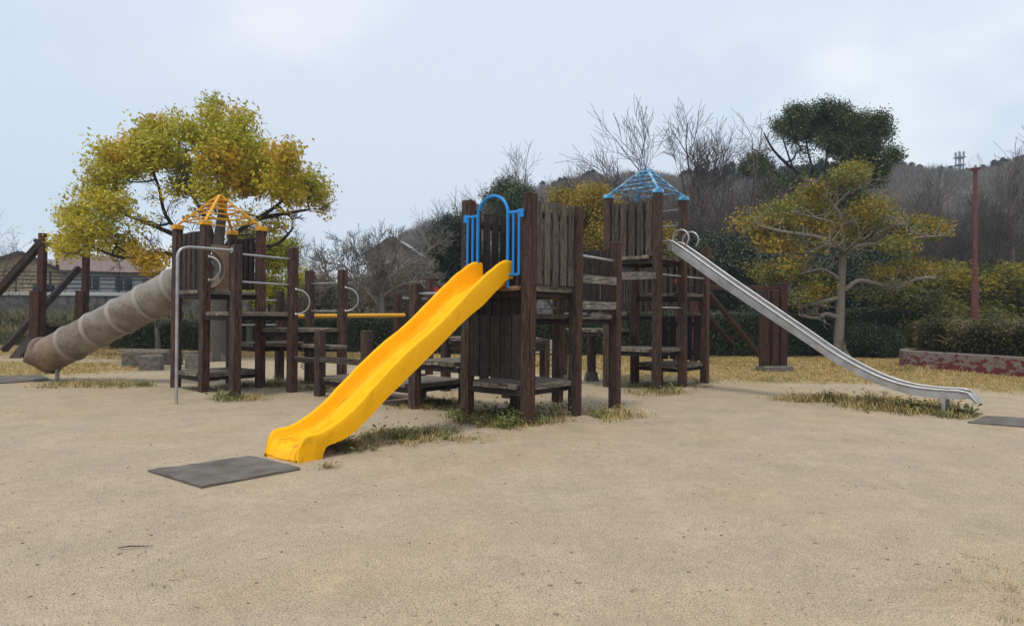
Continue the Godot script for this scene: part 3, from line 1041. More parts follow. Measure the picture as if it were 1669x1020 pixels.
# ---------------------------------------------------------------- the timber play structure
func yellow_tower() -> void:
	var o := gthing("timber_tower", "dark timber play tower with yellow pyramid roof frame and tube slide entry", "play tower", -.5, 6.5, "timber play towers")
	for c in [[-1, 6], [0, 6], [0, 7], [-1, 7]]: post(o, c[0], c[1], 3.04, .7)
	pyramid(o, -1, 6, 3.04, 3.70, M.paint_yellow)
	deck(o, -1, 6, 0, 7, 1.86)
	deck(o, -1, 6, 0, 7, .36)
	board_wall(o, -1, 7, -1, 6, 1.84, 2.92, 5, Vector3(-1, 0, 0), DARK * 1.2, true, .72)
	board_wall(o, 0, 6, 0, 7, 1.9, 2.92, 5, Vector3(1, 0, 0), DARK * 1.2, true, .72)
	# entry panel of the tube with a round opening
	var pn := CSGBox3D.new()
	pn.size = Vector3(.93, .98, .05)
	var cut := CSGCylinder3D.new()
	cut.radius = .36; cut.height = .3; cut.sides = 40
	cut.rotation.x = PI / 2
	cut.operation = CSGShape3D.OPERATION_SUBTRACTION
	cut.name = "opening"
	pn.add_child(cut)
	pn.name = "entry_panel"
	pn.material_override = M.tan
	cut.material_override = M.tan
	o.add_child(pn, true)
	pn.position = gl(-.5, 7.0, 2.30) + Vector3(0, 0, .03)
	pn.set_meta("label", "tan plastic panel with a round opening into the tube")
	var ring := MB.new()
	var rp := []
	for i in 41: rp.append(gl(-.5, 7, 2.30) + Vector3(cos(TAU * i / 40.0) * .37, sin(TAU * i / 40.0) * .37, .06))
	ring.tube(rp, [.022], 8, Color.WHITE, false)
	put(o, "opening_rim", ring.mesh(), M.tan)
	hoop(o, gl(-1, 6, 2.45) + Vector3(PW * .3, 0, PW * .5), Vector3(.6, 0, .8), .42, .2)
func fire_pole() -> void:
	var o := gthing("sliding_pole", "bent steel pole reaching from a timber post down to the sand", "pole", -1.9, 5)
	pipe(o, "bent_pipe", smooth([gl(-1.9, 5, -.1), gl(-1.9, 5, 1.2), gl(-1.9, 5, 2.2), gl(-1.9, 5, 2.34), gl(-1.86, 5, 2.44), gl(-1.76, 5, 2.49), gl(-1.6, 5, 2.5), gl(-1.08, 5, 2.5)], 5), .025, M.steel, 12)
	pipe(o, "wall_flange", [gl(-1.08, 5, 2.5), gl(-1.068, 5, 2.5)], .05, M.steel, 12)
func left_steps() -> void:
	var o := gthing("stepped_platform", "stepped timber platform beside the yellow roofed tower with steel bars", "play platform", .5, 5.8)
	post(o, -1, 5, 2.60, .5); post(o, 0, 5, 2.64, .6)
	post(o, 1, 7, 1.92, .5); post(o, 1, 6, 2.32, .7); post(o, 1, 5, 2.30, .9)
	deck(o, -1, 5, 0, 6, 1.47); deck(o, 0, 5, 1, 6, 1.17); deck(o, 0, 6, 1, 7, .86)
	for h in [2.45, 1.98]: pipe(o, "rung", [gl(-.95, 5, h), gl(-.05, 5, h - .02)], .019, M.steel)
	for h in [1.72, 1.2]: pipe(o, "rung", [gl(.05, 7, h), gl(.95, 7, h)], .019, M.steel)
	for h in [2.05, 1.5]: pipe(o, "rung", [gl(1, 5.95, h), gl(1, 5.05, h)], .019, M.steel)
	hoop(o, gl(0, 5, 1.88) + Vector3(.02, 0, PW * .5), Vector3(.75, 0, .66), .45, .24)
	hoop(o, gl(1, 5, 1.95) + Vector3(.02, 0, PW * .5), Vector3(.75, 0, .66), .45, .24)
func low_bridge() -> void:
	var o := gthing("low_timber_bridge", "low timber bridge with two short posts behind the yellow slide", "play bridge", .4, 3.6)
	post(o, 0, 4.22, 1.15, .3); post(o, 0, 3.05, 1.18, .3); post(o, 1, 4.2, .42, .3); post(o, 1, 3.05, .42, .3)
	deck(o, 0, 3.1, 1, 4.2, .37)
	piece(o, "rail", gl(0, 3.64, .66) + Vector3(-.03, 0, 0), Vector3(.05, .10, 1.12), six(vary(GREY)))
	piece(o, "rail", gl(0, 4.6, .62) + Vector3(-.0, 0, 0), Vector3(.06, .09, .62), six(vary(DARK)))
	# hanging plank step
	piece(o, "plank_step", gl(.28, 4.55, .86), Vector3(.30, .06, 1.05), six(vary(PALE)), .006)
	piece(o, "joist", gl(.28, 4.95, .79), Vector3(.3, .075, .1), six(vary(DARK)))
	for s in [-.1, .1]:
		var ch := []
		for i in 26: ch.append(gl(.2 + s, 4.86, .74 - i * .012) + Vector3(cos(i * 1.6) * .03, 0, sin(i * 1.6) * .03))
		pipe(o, "spring", ch, .006, M.dark_metal, 5)
	pipe(o, "axle", [gl(0, 4.92, .66), gl(0, 4.3, .66)], .012, M.steel)
func entry_steps() -> void:
	var o := gthing("entry_steps", "two timber step decks between the low bridge and slide tower", "play platform", .5, 2)
	post(o, 0, 2, 1.92, .5); post(o, 1, 2, .76, .5); post(o, 1, 2.95, .42, .4)
	deck(o, 0, 2, 1, 3, .40); deck(o, 0, 1.07, 1, 2, .77)
	pipe(o, "rung", [gl(.02, 1.95, 1.76), gl(.02, 1.05, 1.76)], .02, M.steel)
	piece(o, "rail", gl(.98, 1.5, 1.02), Vector3(.04, .09, .85), six(vary(GREY)))
func slide_tower() -> void:
	var o := gthing("timber_tower", "tallest weathered board tower carrying the yellow slide and blue gate", "play tower", .5, .5, "timber play towers")
	post(o, 0, 1, 3.06, .8); post(o, 0, 0, 3.05, .9); post(o, 1, 0, 3.0, .95); post(o, 1, 1, 3.0, .6)
	deck(o, 0, 0, 1, 1, 1.84); deck(o, 0, 0, 1, 1, .53)
	board_wall(o, 0, 0, 1, 0, 1.86, 2.98, 5, Vector3(0, 0, 1), GREY * 1.75)
	board_wall(o, 1, 0, 1, 1, 1.86, 2.92, 5, Vector3(-1, 0, 0), GREY * 1.4)
	board_wall(o, 1, 1, 0, 1, 1.86, 2.92, 5, Vector3(0, 0, 1), DARK * 1.3)
	board_wall(o, 0, 1, 0, 0, .60, 1.45, 5, Vector3(-1, 0, 0), DARK * .85, true, .9)
	board_wall(o, .1, 1, .1, 0, 1.36, 1.78, 6, Vector3(-1, 0, 0), DARK * 1.0, true, .9)
	# grey filler where old paint is worn from the corner post
	# blue gate over the slide head
	var g := Node3D.new()
	g.name = "gate_frame"
	o.add_child(g, true)
	var x := -PW * .5 - .03 - .5 * GS
	var rx := .018
	var zc := gl(0, .5).z
	var hw := .46
	var post_z := [.27, .365, hw]
	for s in [-1, 1]:
		for k in 3:
			var z: float = zc + s * post_z[k]
			var lo := 1.98 if k != 0 else 1.80
			var hi := 2.80
			pipe(g, "gate_bar", [Vector3(x, lo, z), Vector3(x, hi, z)], rx if k > 0 else .023, M.paint_blue, 8)
		pipe(g, "gate_bar", [Vector3(x, 2.80, zc + s * .25), Vector3(x, 2.80, zc + s * (hw + .02))], .021, M.paint_blue, 8)
		pipe(g, "gate_bar", [Vector3(x, 1.98, zc + s * .27), Vector3(x, 1.98, zc + s * hw)], .018, M.paint_blue, 8)
		beam(g, "mounting_plate", Vector3(x, 2.78, zc + s * (hw - .02)), Vector3(x, 2.78, zc + s * (.5 * GS - .01)), .11, .025, six(Color.WHITE), M.paint_blue, .004, Vector3.LEFT)
	var arch := []
	for i in 21:
		var a := PI * i / 20.0
		arch.append(Vector3(x, 2.78 + sin(a) * .27, zc + cos(a) * .27))
	pipe(g, "arch_bar", arch, .023, M.paint_blue, 10)
func side_platform() -> void:
	var o := gthing("rail_platform", "timber platform with bleached board rails beside the slide tower", "play platform", 1.6, .5)
	post(o, 2, 0, 2.60, .95); post(o, 2, 1, 2.55, .7)
	deck(o, 1, 0, 2, 1, 1.47)
	for h in [1.60, 1.98]:
		piece(o, "rail", gl(1.5, 0, h) + Vector3(.03, 0, .045), Vector3(.98, .115, .04), six(vary(Color(.36, .325, .27), .08)))
	pipe(o, "rung", [gl(1.05, 0, 2.32), gl(1.95, 0, 2.30)], .02, M.steel)
	board_wall(o, 2, 1, 2, 0, 1.50, 2.48, 5, Vector3(-1, 0, 0), DARK * 1.25, false, .88)
	pipe(o, "rung", [gl(1.05, 1, 1.56), gl(1.95, 1, 1.56)], .019, M.steel)
	pipe(o, "yellow_rung", [gl(1.05, 1, 1.73), gl(1.95, 1, 1.73)], .028, M.paint_yellow)
	# long bleached board over to the tall tower
	beam(o, "rail", gl(2.05, 0, 2.07), gl(4.32, .6, 2.22), .13, .045, six(Color(.36, .325, .27)), null, .006, Vector3.UP.cross(gl(4.32, .6) - gl(2.05, 0)).normalized())
func blue_tower() -> void:
	var o := gthing("timber_tower", "dark timber play tower with faded blue pyramid roof frame", "play tower", 4.9, 1.1, "timber play towers")
	for c in [[4.4, .6], [5.4, .6], [5.4, 1.6], [4.4, 1.6]]: post(o, c[0], c[1], 3.82, .8)
	pyramid(o, 4.4, .6, 3.82, 4.46, M.faded_blue)
	deck(o, 4.4, .6, 5.4, 1.6, 2.62); deck(o, 4.4, .6, 5.4, 1.6, .82)
	board_wall(o, 4.4, 1.6, 4.4, .6, 2.6, 3.68, 5, Vector3(-1, 0, 0), GREY * 1.05, true, .74)
	piece(o, "board", gl(4.53, .6, 3.1), Vector3(.1, 1.1, .03), six(vary(GREY)))
	piece(o, "board", gl(5.27, .6, 3.1), Vector3(.1, 1.1, .03), six(vary(GREY)))
	for h in [3.62, 3.0, 3.3]: pipe(o, "rung", [gl(5.4, .66, h), gl(5.4, 1.54, h)], .018, M.steel)
	for h in [2.26, 1.62]: pipe(o, "rung", [gl(4.45, .6, h), gl(5.35, .6, h)], .018, M.steel)
func back_platform() -> void:
	var o := gthing("boarded_platform", "boarded timber platform adjoining the back of the blue roofed tower", "play platform", 6, 1.2)
	post(o, 6.4, .6, 2.95, .95); post(o, 6.4, 1.6, 2.85, .6); post(o, 6.4, 2.6, 2.6, .5)
	deck(o, 5.4, .6, 6.4, 1.6, 1.93); deck(o, 5.4, .6, 6.4, 1.6, .46); deck(o, 5.4, 1.6, 6.4, 2.6, 1.52)
	board_wall(o, 6.4, 1.6, 6.4, .6, 1.96, 2.72, 6, Vector3(-1, 0, 0), GREY * .75)
	board_wall(o, 6.4, 1.6, 6.4, .6, .5, 1.46, 5, Vector3(-1, 0, 0), DARK * .9, false, .8)
	board_wall(o, 6.4, 2.6, 6.4, 1.6, 1.55, 2.52, 6, Vector3(-1, 0, 0), GREY * .7)
	for h in [2.68, 2.26]: pipe(o, "rung", [gl(5.45, .6, h), gl(6.35, .6, h)], .018, M.steel)
	var tg := MB.new()
	tg.box(Transform3D(), Vector3(.05, .09, .02), .006, six(Color.WHITE))
	var t := put(o, "orange_tag", tg.mesh(), M.red_plastic)
	t.position = gl(6.32, 1.2, 2.22)
func walkway() -> void:
	var o := gthing("back_walkway", "raised timber walkway deck on a post with concrete footing", "play platform", 4.9, 2.1)
	post(o, 5.4, 2.6, 1.16, .2); post(o, 4.4, 2.6, 1.16, .2)
	deck(o, 4.4, 1.67, 5.4, 2.6, 1.18)
	for c in [[5.4, 2.6], [4.4, 2.6]]:
		var mb := MB.new()
		var p := gl(c[0], c[1])
		var q := []
		mb.tube([p + Vector3(0, -.05, 0), p + Vector3(0, .2, 0)], [.22, .15], 4, Color.WHITE)
		put(o, "footing", mb.mesh(), M.concrete)
	var o2 := gthing("back_walkway", "long low timber walkway behind the slide tower", "play platform", 2.5, 2.7)
	deck(o2, 2, 2, 3, 3.4, 1.03, 9)
	for c in [[2, 2], [3, 2], [2, 3.4], [3, 3.4]]: post(o2, c[0], c[1], 1.0, .4)
	piece(o2, "skirt_board", gl(2.0, 2.7, .87), Vector3(.04, .17, 1.3), six(vary(DARK)))
	piece(o2, "skirt_board", gl(2.5, 2.0, .87) + Vector3(0, 0, .05), Vector3(.9, .17, .04), six(vary(DARK)))
func far_frames() -> void:
	# two posts with bars seen past the yellow slide
	var a := base_at(648, 15.6)
	var b := base_at(700, 16.6)
	var o := thing("bar_frame", "pair of dark timber posts joined by steel bars past the yellow slide", "play frame", (a + b) * .5)
	var k := 0
	for p in [a, b]:
		var hh: float = 1.93 if k == 0 else 2.33
		var mb := MB.new()
		mb.box(Transform3D(Basis(Vector3.UP, GA), Vector3.ZERO), Vector3(PW, hh + .1, PW), .012, [vary(GREY), vary(RED), GREY, GREY, vary(RED), GREY], roff())
		var q := put(o, "post", mb.mesh(), M.wood)
		q.position = p - (a + b) * .5 + Vector3(0, hh * .5 - .05, 0)
		k += 1
	for h in [1.82, 1.12]: pipe(o, "rung", [a - (a + b) * .5 + Vector3(0, h, 0), b - (a + b) * .5 + Vector3(0, h + .0, 0)], .02, M.steel)
	beam(o, "low_board", a - (a + b) * .5 + Vector3(0, .5, 0), b - (a + b) * .5 + Vector3(0, .5, 0), .12, .05, six(vary(GREY)))
	# yellow balance bar
	var p0 := pt(456, 515.5, 14.9)
	var p1 := pt(664, 513.5, 15.4)
	var y := thing("yellow_pipe", "long yellow painted pipe running level behind the stepped platform", "pipe", Vector3((p0.x + p1.x) * .5, 0, (p0.z + p1.z) * .5))
	var c := y.position
	pipe(y, "bar", [p0 - c, p1 - c], .042, M.paint_yellow, 12)
	for p in [p0, p1]:
		var mb := MB.new()
		mb.box(Transform3D(Basis(Vector3.UP, GA), Vector3.ZERO), Vector3(.12, p.y + .12, .12), .01, six(vary(DARK)), roff())
		var q := put(y, "post", mb.mesh(), M.wood)
		q.position = p - c + Vector3(0, -(p.y - .1) * .5 + .0, 0)

func timber_set(cols: Array) -> Array:
	return cols
func cable_frames() -> void:
	# right: trestle with a beam and raking struts
	var fb := gpt(1264, 605)
	var o := thing("cable_trestle", "red brown timber trestle of bolted posts on a concrete block with beam", "trestle", fb)
	var turn := 0.25
	var k := 0
	for x in [-.34, -.08, .2]:
		var mb := MB.new()
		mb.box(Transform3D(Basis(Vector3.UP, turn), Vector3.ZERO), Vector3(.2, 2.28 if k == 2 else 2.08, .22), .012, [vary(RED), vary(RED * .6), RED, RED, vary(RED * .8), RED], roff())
		var q := put(o, "post", mb.mesh(), M.wood)
		q.position = Vector3(x * cos(turn), (1.14 if k == 2 else 1.04) + .1, -x * sin(turn) + (.05 if k == 1 else 0.0))
		k += 1
	var bl := MB.new()
	bl.box(Transform3D(Basis(Vector3.UP, turn), Vector3(-.02, .04, 0)), Vector3(.85, .22, .5), .02, six(Color.WHITE))
	put(o, "base_block", bl.mesh(), M.concrete)
	var p1 := pt(1266, 471, -fb.z) - fb
	var p2 := pt(1128, 466, -fb.z + 2.2) - fb
	beam(o, "beam", p2, p1, .2, .14, six(vary(RED)), null, .01)
	for px in [1104.0, 1131.0]:
		var q := base_at(px, -fb.z + 2.2) - fb
		beam(o, "post", q - Vector3(0, .1, 0), q + Vector3(0, 2.3, 0), .2, .2, six(vary(RED)), null, .012)
	beam(o, "strut", pt(1135, 452, -fb.z + 2.0) - fb, gpt(1250, 590) - fb - Vector3(0, .05, 0), .16, .12, six(vary(RED * .9)), null, .01)
	beam(o, "strut", pt(1105, 455, -fb.z + 3.6) - fb, gpt(1212, 580) - fb - Vector3(0, .05, 0), .16, .12, six(vary(RED * .7)), null, .01)
	# left: the other end of the ropeway, behind the tube slide
	var lb := base_at(62, 22.0)
	var l := thing("cable_trestle", "tall red brown timber frame with long raking braces behind tube slide", "trestle", lb)
	for s in [[62, 22.0, 380, 474], [134, 26.0, 388, 474]]:
		var p := base_at(s[0], s[1]) - lb
		var ht: float = pt(s[0], s[2], s[1]).y
		var hm: float = pt(s[0], s[3], s[1]).y
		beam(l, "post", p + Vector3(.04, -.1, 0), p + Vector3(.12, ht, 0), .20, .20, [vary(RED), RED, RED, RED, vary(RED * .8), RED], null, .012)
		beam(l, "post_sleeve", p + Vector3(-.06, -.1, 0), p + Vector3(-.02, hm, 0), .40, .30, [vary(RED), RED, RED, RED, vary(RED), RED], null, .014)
	beam(l, "brace", pt(-12, 484, 22.0) - lb, pt(68, 394, 22.0) - lb, .24, .2, six(vary(DARK * 1.2)), null, .012)
	beam(l, "brace", pt(4, 572, 24.0) - lb, pt(128, 436, 26.0) - lb, .24, .2, six(vary(DARK * 1.2)), null, .012)
	pipe(l, "cross_pipe", [pt(57, 392, 22.2) - lb, pt(134, 415, 26) - lb], .07, M.dark_metal)
	# ramp at its foot
	beam(l, "ramp_beam", gpt(24, 584) - lb + Vector3(0, -.05, 0), pt(66, 535, 22.4) - lb, .3, .2, six(vary(DARK)), null, .01)
	var c1 := pt(72, 528, 22.4) - lb
	var c2 := pt(110, 529, 23.4) - lb
	beam(l, "landing_board", c1, c2, .5, .06, six(vary(PALE)), null, .006)
	beam(l, "landing_board", c1 + Vector3(0, -.28, .1), c2 + Vector3(0, -.28, .1), .06, .42, six(vary(DARK)), null, .006)
	beam(l, "landing_board", c1 + Vector3(0, -.75, .1), c2 + Vector3(0, -.75, .1), .06, .22, six(vary(DARK)), null, .006)
	for p in [c1, c2]: beam(l, "landing_post", Vector3(p.x, -.1, p.z - .1), Vector3(p.x, p.y - .04, p.z - .1), .14, .14, six(vary(DARK)), null, .008)

func mat_sheet(called: String, label: String, px: Array, thick: float, sd: int) -> void:
	# a rubber mat: a subdivided slab between four ground points, corners a little curled
	var q := []
	for p in px: q.append(gpt(p[0], p[1]))
	var c: Vector3 = (q[0] + q[1] + q[2] + q[3]) * .25
	c.y = 0
	var o := MB.new()
	var n := 24
	var top := []
	for j in n + 1:
		for i in n + 1:
			var s := float(i) / n
			var t := float(j) / n
			var p: Vector3 = (q[0] as Vector3).lerp(q[1], s).lerp((q[3] as Vector3).lerp(q[2], s), t)
			var e := minf(minf(s, 1 - s), minf(t, 1 - t))
			p.y = gh(p.x, -p.z) + thick + nz.get_noise_2d(p.x * 60.0 + sd * 31.0, p.z * 60.0) * .012 + .012 * pow(maxf(0, 1.0 - e * 6.0), 2.0) * (.5 + nz.get_noise_2d(s * 300.0, t * 300.0 + sd))
			top.append(p - c)
	for j in n:
		for i in n:
			var a: Vector3 = top[j * (n + 1) + i]
			var b: Vector3 = top[j * (n + 1) + i + 1]
			var d: Vector3 = top[(j + 1) * (n + 1) + i]
			var e: Vector3 = top[(j + 1) * (n + 1) + i + 1]
			var nn := (b - a).cross(d - a)
			if nn.y < 0: nn = -nn
			o.quad(a, b, e, d, nn.normalized(), Color.WHITE)
	for k in n:
		for sd2 in [[k, k + 1], [n * (n + 1) + k, n * (n + 1) + k + 1], [k * (n + 1), (k + 1) * (n + 1)], [k * (n + 1) + n, (k + 1) * (n + 1) + n]]:
			var a: Vector3 = top[sd2[0]]
			var b: Vector3 = top[sd2[1]]
			var dn := Vector3(0, -thick - .04, 0)
			var nn := (b - a).cross(dn)
			if nn.dot(a) < 0: nn = -nn
			o.quad(a, b, b + dn, a + dn, nn.normalized(), Color.WHITE)
	var m := put(self, called, o.mesh(), M.rubber)
	m.position = c
	tag(m, label, "mat", "rubber landing mats")

# ---------------------------------------------------------------- surroundings
func box_part(parent: Node, called: String, c: Vector3, size: Vector3, col: Color, mt: Material, ch := .01) -> MeshInstance3D:
	var mb := MB.new()
	mb.box(Transform3D(), size, ch, six(col))
	var o := put(parent, called, mb.mesh(), mt)
	o.position = c
	return o
func house(label: String, px: float, depth: float, w: float, dp: float, eave: float, ridge: float, wall: Color, roof: Color, turn: float, gable_front: bool, wins: Array) -> void:
	var at := base_at(px, depth)
	var o := thing("house", label, "house", at, turn + atan2(-at.x, -at.z))
	var mb := MB.new()
	var hw := w * .5
	var hd := dp * .5
	mb.box(Transform3D(Basis(), Vector3(0, eave * .5, 0)), Vector3(w, eave, dp), 0.0, six(wall))
	if gable_front:
		for s in [-1, 1]: mb.tri(Vector3(-hw, eave, s * hd), Vector3(hw, eave, s * hd), Vector3(0, ridge, s * hd), Vector3(0, 0, s), wall)
	else:
		for s in [-1, 1]: mb.tri(Vector3(s * hw, eave, -hd), Vector3(s * hw, eave, hd), Vector3(s * hw, ridge, 0), Vector3(s, 0, 0), wall)
	put(o, "wall", mb.mesh(), M.plaster)
	var rf := Node3D.new()
	rf.name = "roof"
	o.add_child(rf)
	for s in [-1, 1]:
		var a := Vector3(s * (hw + .5), eave - .5 * (ridge - eave) / hw, 0) if gable_front else Vector3(0, eave - .5 * (ridge - eave) / hd, s * (hd + .5))
		var b := Vector3(0, ridge, 0)
		var ln := (dp if gable_front else w) + 1.0
		var sl := MB.new()
		var y := (b - a).normalized()
		var z := Vector3(0, 0, 1) if gable_front else Vector3(1, 0, 0)
		var x := y.cross(z)
		var up := x if x.y > 0 else -x
		sl.box(Transform3D(Basis(x, y, x.cross(y)), (a + b) * .5 + up * .1), Vector3(.16, a.distance_to(b), ln), .01, six(roof))
		put(rf, "roof_slope", sl.mesh(), M.plaster)
		var fb := MB.new()
		fb.box(Transform3D(Basis(x, y, x.cross(y)), (a + b) * .5 + up * .02 + (Vector3(0, 0, hd + .51) if gable_front else Vector3(hw + .51, 0, 0))), Vector3(.2, a.distance_to(b), .06), .005, six(Color(.5, .48, .46) if wall.r < .3 else Color(.1, .08, .07)))
		put(rf, "barge_board", fb.mesh(), M.plaster)
	for q in wins:
		var f := box_part(o, "window", Vector3(q[0], q[1], hd + .03), Vector3(q[2], q[3], .08), Color(.5, .5, .5), M.plaster)
		var k := 2 if q[2] > 1.0 else 1
		for i in k:
			var pw: float = (q[2] - .12) / k
			box_part(f, "pane", Vector3(-q[2] * .5 + .06 + pw * (i + .5), 0, .035), Vector3(pw - .06, q[3] - .14, .03), Color.WHITE, M.glass)
func make_backdrop() -> void:
	# road embankment with railing on the left
	var mb := MB.new()
	var top := pt(60, 481, 40).y
	mb.box(Transform3D(Basis(), Vector3(-37, top * .5 - .3, -43)), Vector3(46, top + .6, 6.0), .05, six(Color.WHITE))
	structure("road_embankment", mb.mesh(), M.road)
	var kb := MB.new()
	kb.box(Transform3D(Basis(), Vector3(-37, top + .07, -40.1)), Vector3(46, .2, .3), .03, six(Color.WHITE))
	structure("road_kerb", kb.mesh(), M.kerb)
	var rl := thing("road_railing", "dark metal road railing along the embankment beyond the reeds", "railing", Vector3(-37, top + .17, -40.1))
	var x := -22.0
	while x < 22.5:
		box_part(rl, "railing_post", Vector3(x, .6, 0), Vector3(.09, 1.2, .09), Color.WHITE, M.dark_metal)
		x += 2.0
	for h in [.25, .5, .75, .95, 1.18]:
		box_part(rl, "railing_bar", Vector3(0, h, .06), Vector3(45, .07, .04), Color.WHITE, M.dark_metal)
	# houses
	house("beige house with dark gable roof beyond the road railing", 14, 55, 9.0, 9, pt(18, 462, 55).y, pt(18, 418, 55).y, Color(.86, .66, .38), Color(.05, .042, .04), .12, true, [[-1.5, 3.0, 1.6, 1.1], [1.6, 3.0, 1.6, 1.1]])
	house("low house with grey tiled roof beside the beige house", 98, 62, 8.0, 7, pt(98, 452, 62).y, pt(98, 426, 62).y, Color(.52, .50, .47), Color(.30, .285, .265), -.05, false, [[-1.5, 3.2, 1.8, 1.0], [1.8, 3.2, 1.4, 1.0]])
	house("pale house with dusky pink roof behind the yellow tree", 178, 58, 6.5, 7, pt(178, 446, 58).y, pt(178, 420, 58).y, Color(.58, .56, .53), Color(.27, .195, .18), .1, false, [[-1.6, 3.7, 1.2, 1.2], [.6, 3.7, 1.4, 1.2], [2.3, 3.7, .8, 1.2]])
	house("brown walled house with pale eaves among the bare shrubs", 650, 62, 4.4, 6, pt(642, 420, 62).y, pt(642, 394, 62).y, Color(.44, .34, .30), Color(.45, .42, .40), -.2, true, [[-.6, pt(620, 425, 62).y - .8, 1.1, .9]])
	# hills
	for hl in [["hill", 170.0, [[840, 330], [900, 318], [960, 304], [1040, 300], [1100, 305], [1180, 306], [1260, 302], [1340, 292], [1420, 284], [1500, 292], [1570, 298], [1620, 288], [1669, 270], [1800, 225], [2100, 190]], Color(.11, .10, .075)], ["hill", 260.0, [[560, 500], [620, 470], [650, 410], [690, 372], [760, 352], [840, 334], [900, 322], [1000, 308], [1100, 320]], Color(.12, .14, .085)]]:
		var D: float = hl[1]
		var hm := MB.new()
		var rows := 14
		var pts: Array = hl[2]
		var grid := []
		for j in rows + 1:
			var row := []
			for i in pts.size():
				var p := pt(pts[i][0], pts[i][1], D)
				var t := float(j) / rows
				var dd := lerpf(D * .36, D, t)
				var rise := pow(smoothstep(0.0, 1.0, t), .8)
				row.append(Vector3(p.x * lerpf(.5, 1.0, t), (p.y - 8.0) * rise - .5, -dd))
			grid.append(row)
		for j in rows:
			for i in pts.size() - 1:
				var a: Vector3 = grid[j][i]
				var b: Vector3 = grid[j][i + 1]
				var c: Vector3 = grid[j + 1][i + 1]
				var d: Vector3 = grid[j + 1][i]
				var nn := (b - a).cross(d - a).normalized()
				if nn.y < 0: nn = -nn
				hm.quad(a, b, c, d, nn, hl[3])
		structure("hill", hm.mesh(), M.hill)
		# woods on the hill: one mass of bare crowns and evergreens
		var tfs := [[], [], []]
		var cols := [[], [], []]
		var far: bool = D > 200
		for k in (4000 if not far else 600):
			var t := sqrt(rng.randf_range(.1, 1.0)) if k % 4 > 0 else rng.randf_range(.9, 1.0)
			var fi := rng.randf() * (pts.size() - 1.001)
			var i := int(fi)
			var j := minf(t * rows, rows - .001)
			var a: Vector3 = (grid[int(j)][i] as Vector3).lerp(grid[int(j)][i + 1], fi - i)
			var b: Vector3 = (grid[int(j) + 1][i] as Vector3).lerp(grid[int(j) + 1][i + 1], fi - i)
			var p := a.lerp(b, j - int(j))
			var pine: bool = not (far and fi < 4.0) and nz.get_noise_2d(p.x * 1.3 + 70.0, p.z * 1.3) > .16 or (t > .93 and rng.randf() < .75 and not (far and fi < 4.0))
			var s := rng.randf_range(.75, 1.2)
			if pine:
				tfs[1].append(Transform3D(Basis(Vector3.UP, rng.randf() * TAU).scaled(Vector3(s * 1.1, s * rng.randf_range(.8, 1.1), s * 1.1)), p))
				cols[1].append(pick([Color(.075, .10, .07), Color(.095, .11, .07), Color(.10, .10, .07)], .2))
			elif rng.randf() < .42:
				tfs[2].append(Transform3D(Basis(Vector3.UP, rng.randf() * TAU).scaled(Vector3.ONE * s), p))
				cols[2].append(pick([Color(.13, .125, .055), Color(.085, .10, .045), Color(.16, .135, .055), Color(.07, .085, .04)], .25))
			else:
				tfs[0].append(Transform3D(Basis(Vector3.UP, rng.randf() * TAU).scaled(Vector3.ONE * s), p))
				cols[0].append(pick([Color(.27, .235, .195), Color(.23, .20, .165), Color(.29, .24, .19), Color(.21, .19, .145)], .2))
		for q in 3:
			if tfs[q].size() == 0: continue
			var wd := scatter(self, ["bare_wood", "conifer_wood", "evergreen_wood"][q], [hill_bare(), hill_pine(), hill_round()][q], M.leaf if q > 0 else M.stone, tfs[q], cols[q])
			var where := "the distant hill" if far else "the near hillside"
			tag(wd, ["leafless brown woodland covering %s", "dark pointed conifers standing on %s", "rounded olive evergreens scattered over %s"][q] % where, "woodland", "", "stuff")
	# mast on the hill
	var mp := pt(1565, 250, 165)
	var mo := thing("radio_mast", "slim lattice radio mast on the wooded ridge", "mast", Vector3(mp.x, mp.y - 14.6, mp.z))
	var ms := MB.new()
	for k in 4:
		var s := Vector3(1 if k % 2 == 0 else -1, 0, 1 if k < 2 else -1) * .75
		ms.tube([s, s * .7 + Vector3(0, 15, 0)], [.16], 4, Color(.36, .38, .41))
		for j in 7:
			var s2 := Vector3(1 if (k + 1) % 2 == 0 else -1, 0, 1 if k < 2 else -1) * .75
			ms.tube([s * (1 - j * .04) + Vector3(0, j * 2.1, 0), s2 * (1 - j * .04 - .04) + Vector3(0, j * 2.1 + 2.1, 0)], [.05], 3, Color(.36, .38, .41), false)
	put(mo, "lattice", ms.mesh(), M.bolt)
	for h in [11.8, 13.6]: box_part(mo, "platform", Vector3(0, h, 0), Vector3(2.0, .2, 2.0), Color(.36, .38, .41), M.bolt)
	for k in 6: box_part(mo, "antenna", Vector3(cos(k * 1.05) * 1.1, 14.3, sin(k * 1.05) * 1.1), Vector3(.12, 1.2, .12), Color(.35, .36, .38), M.bolt)
func hill_bare() -> ArrayMesh:
	var r := MB.new()
	var t := MB.new()
	var keep := rng.seed
	grow(r, t, Vector3(0, -.3, 0), Vector3.UP, 3.0, .16, 3, .5, .75, Color(1, 1, 1), .035)
	r.ix.append_array(PackedInt32Array())
	var offs := r.v.size()
	r.v.append_array(t.v); r.n.append_array(t.n); r.c.append_array(t.c); r.uv.append_array(t.uv)
	for i in t.ix: r.ix.append(i + offs)
	# the haze of fine twigs
	for i in 420:
		var q := rdir() * pow(rng.randf(), .4)
		var p := Vector3(q.x * 2.4, 5.2 + q.y * 2.6, q.z * 2.4)
		r.tube([p, p + (Vector3(q.x, .9, q.z) + rdir() * .4).normalized() * 1.1], [.028, .012], 3, Color(1, 1, 1) * rng.randf_range(.8, 1.2), false)
	return r.mesh()
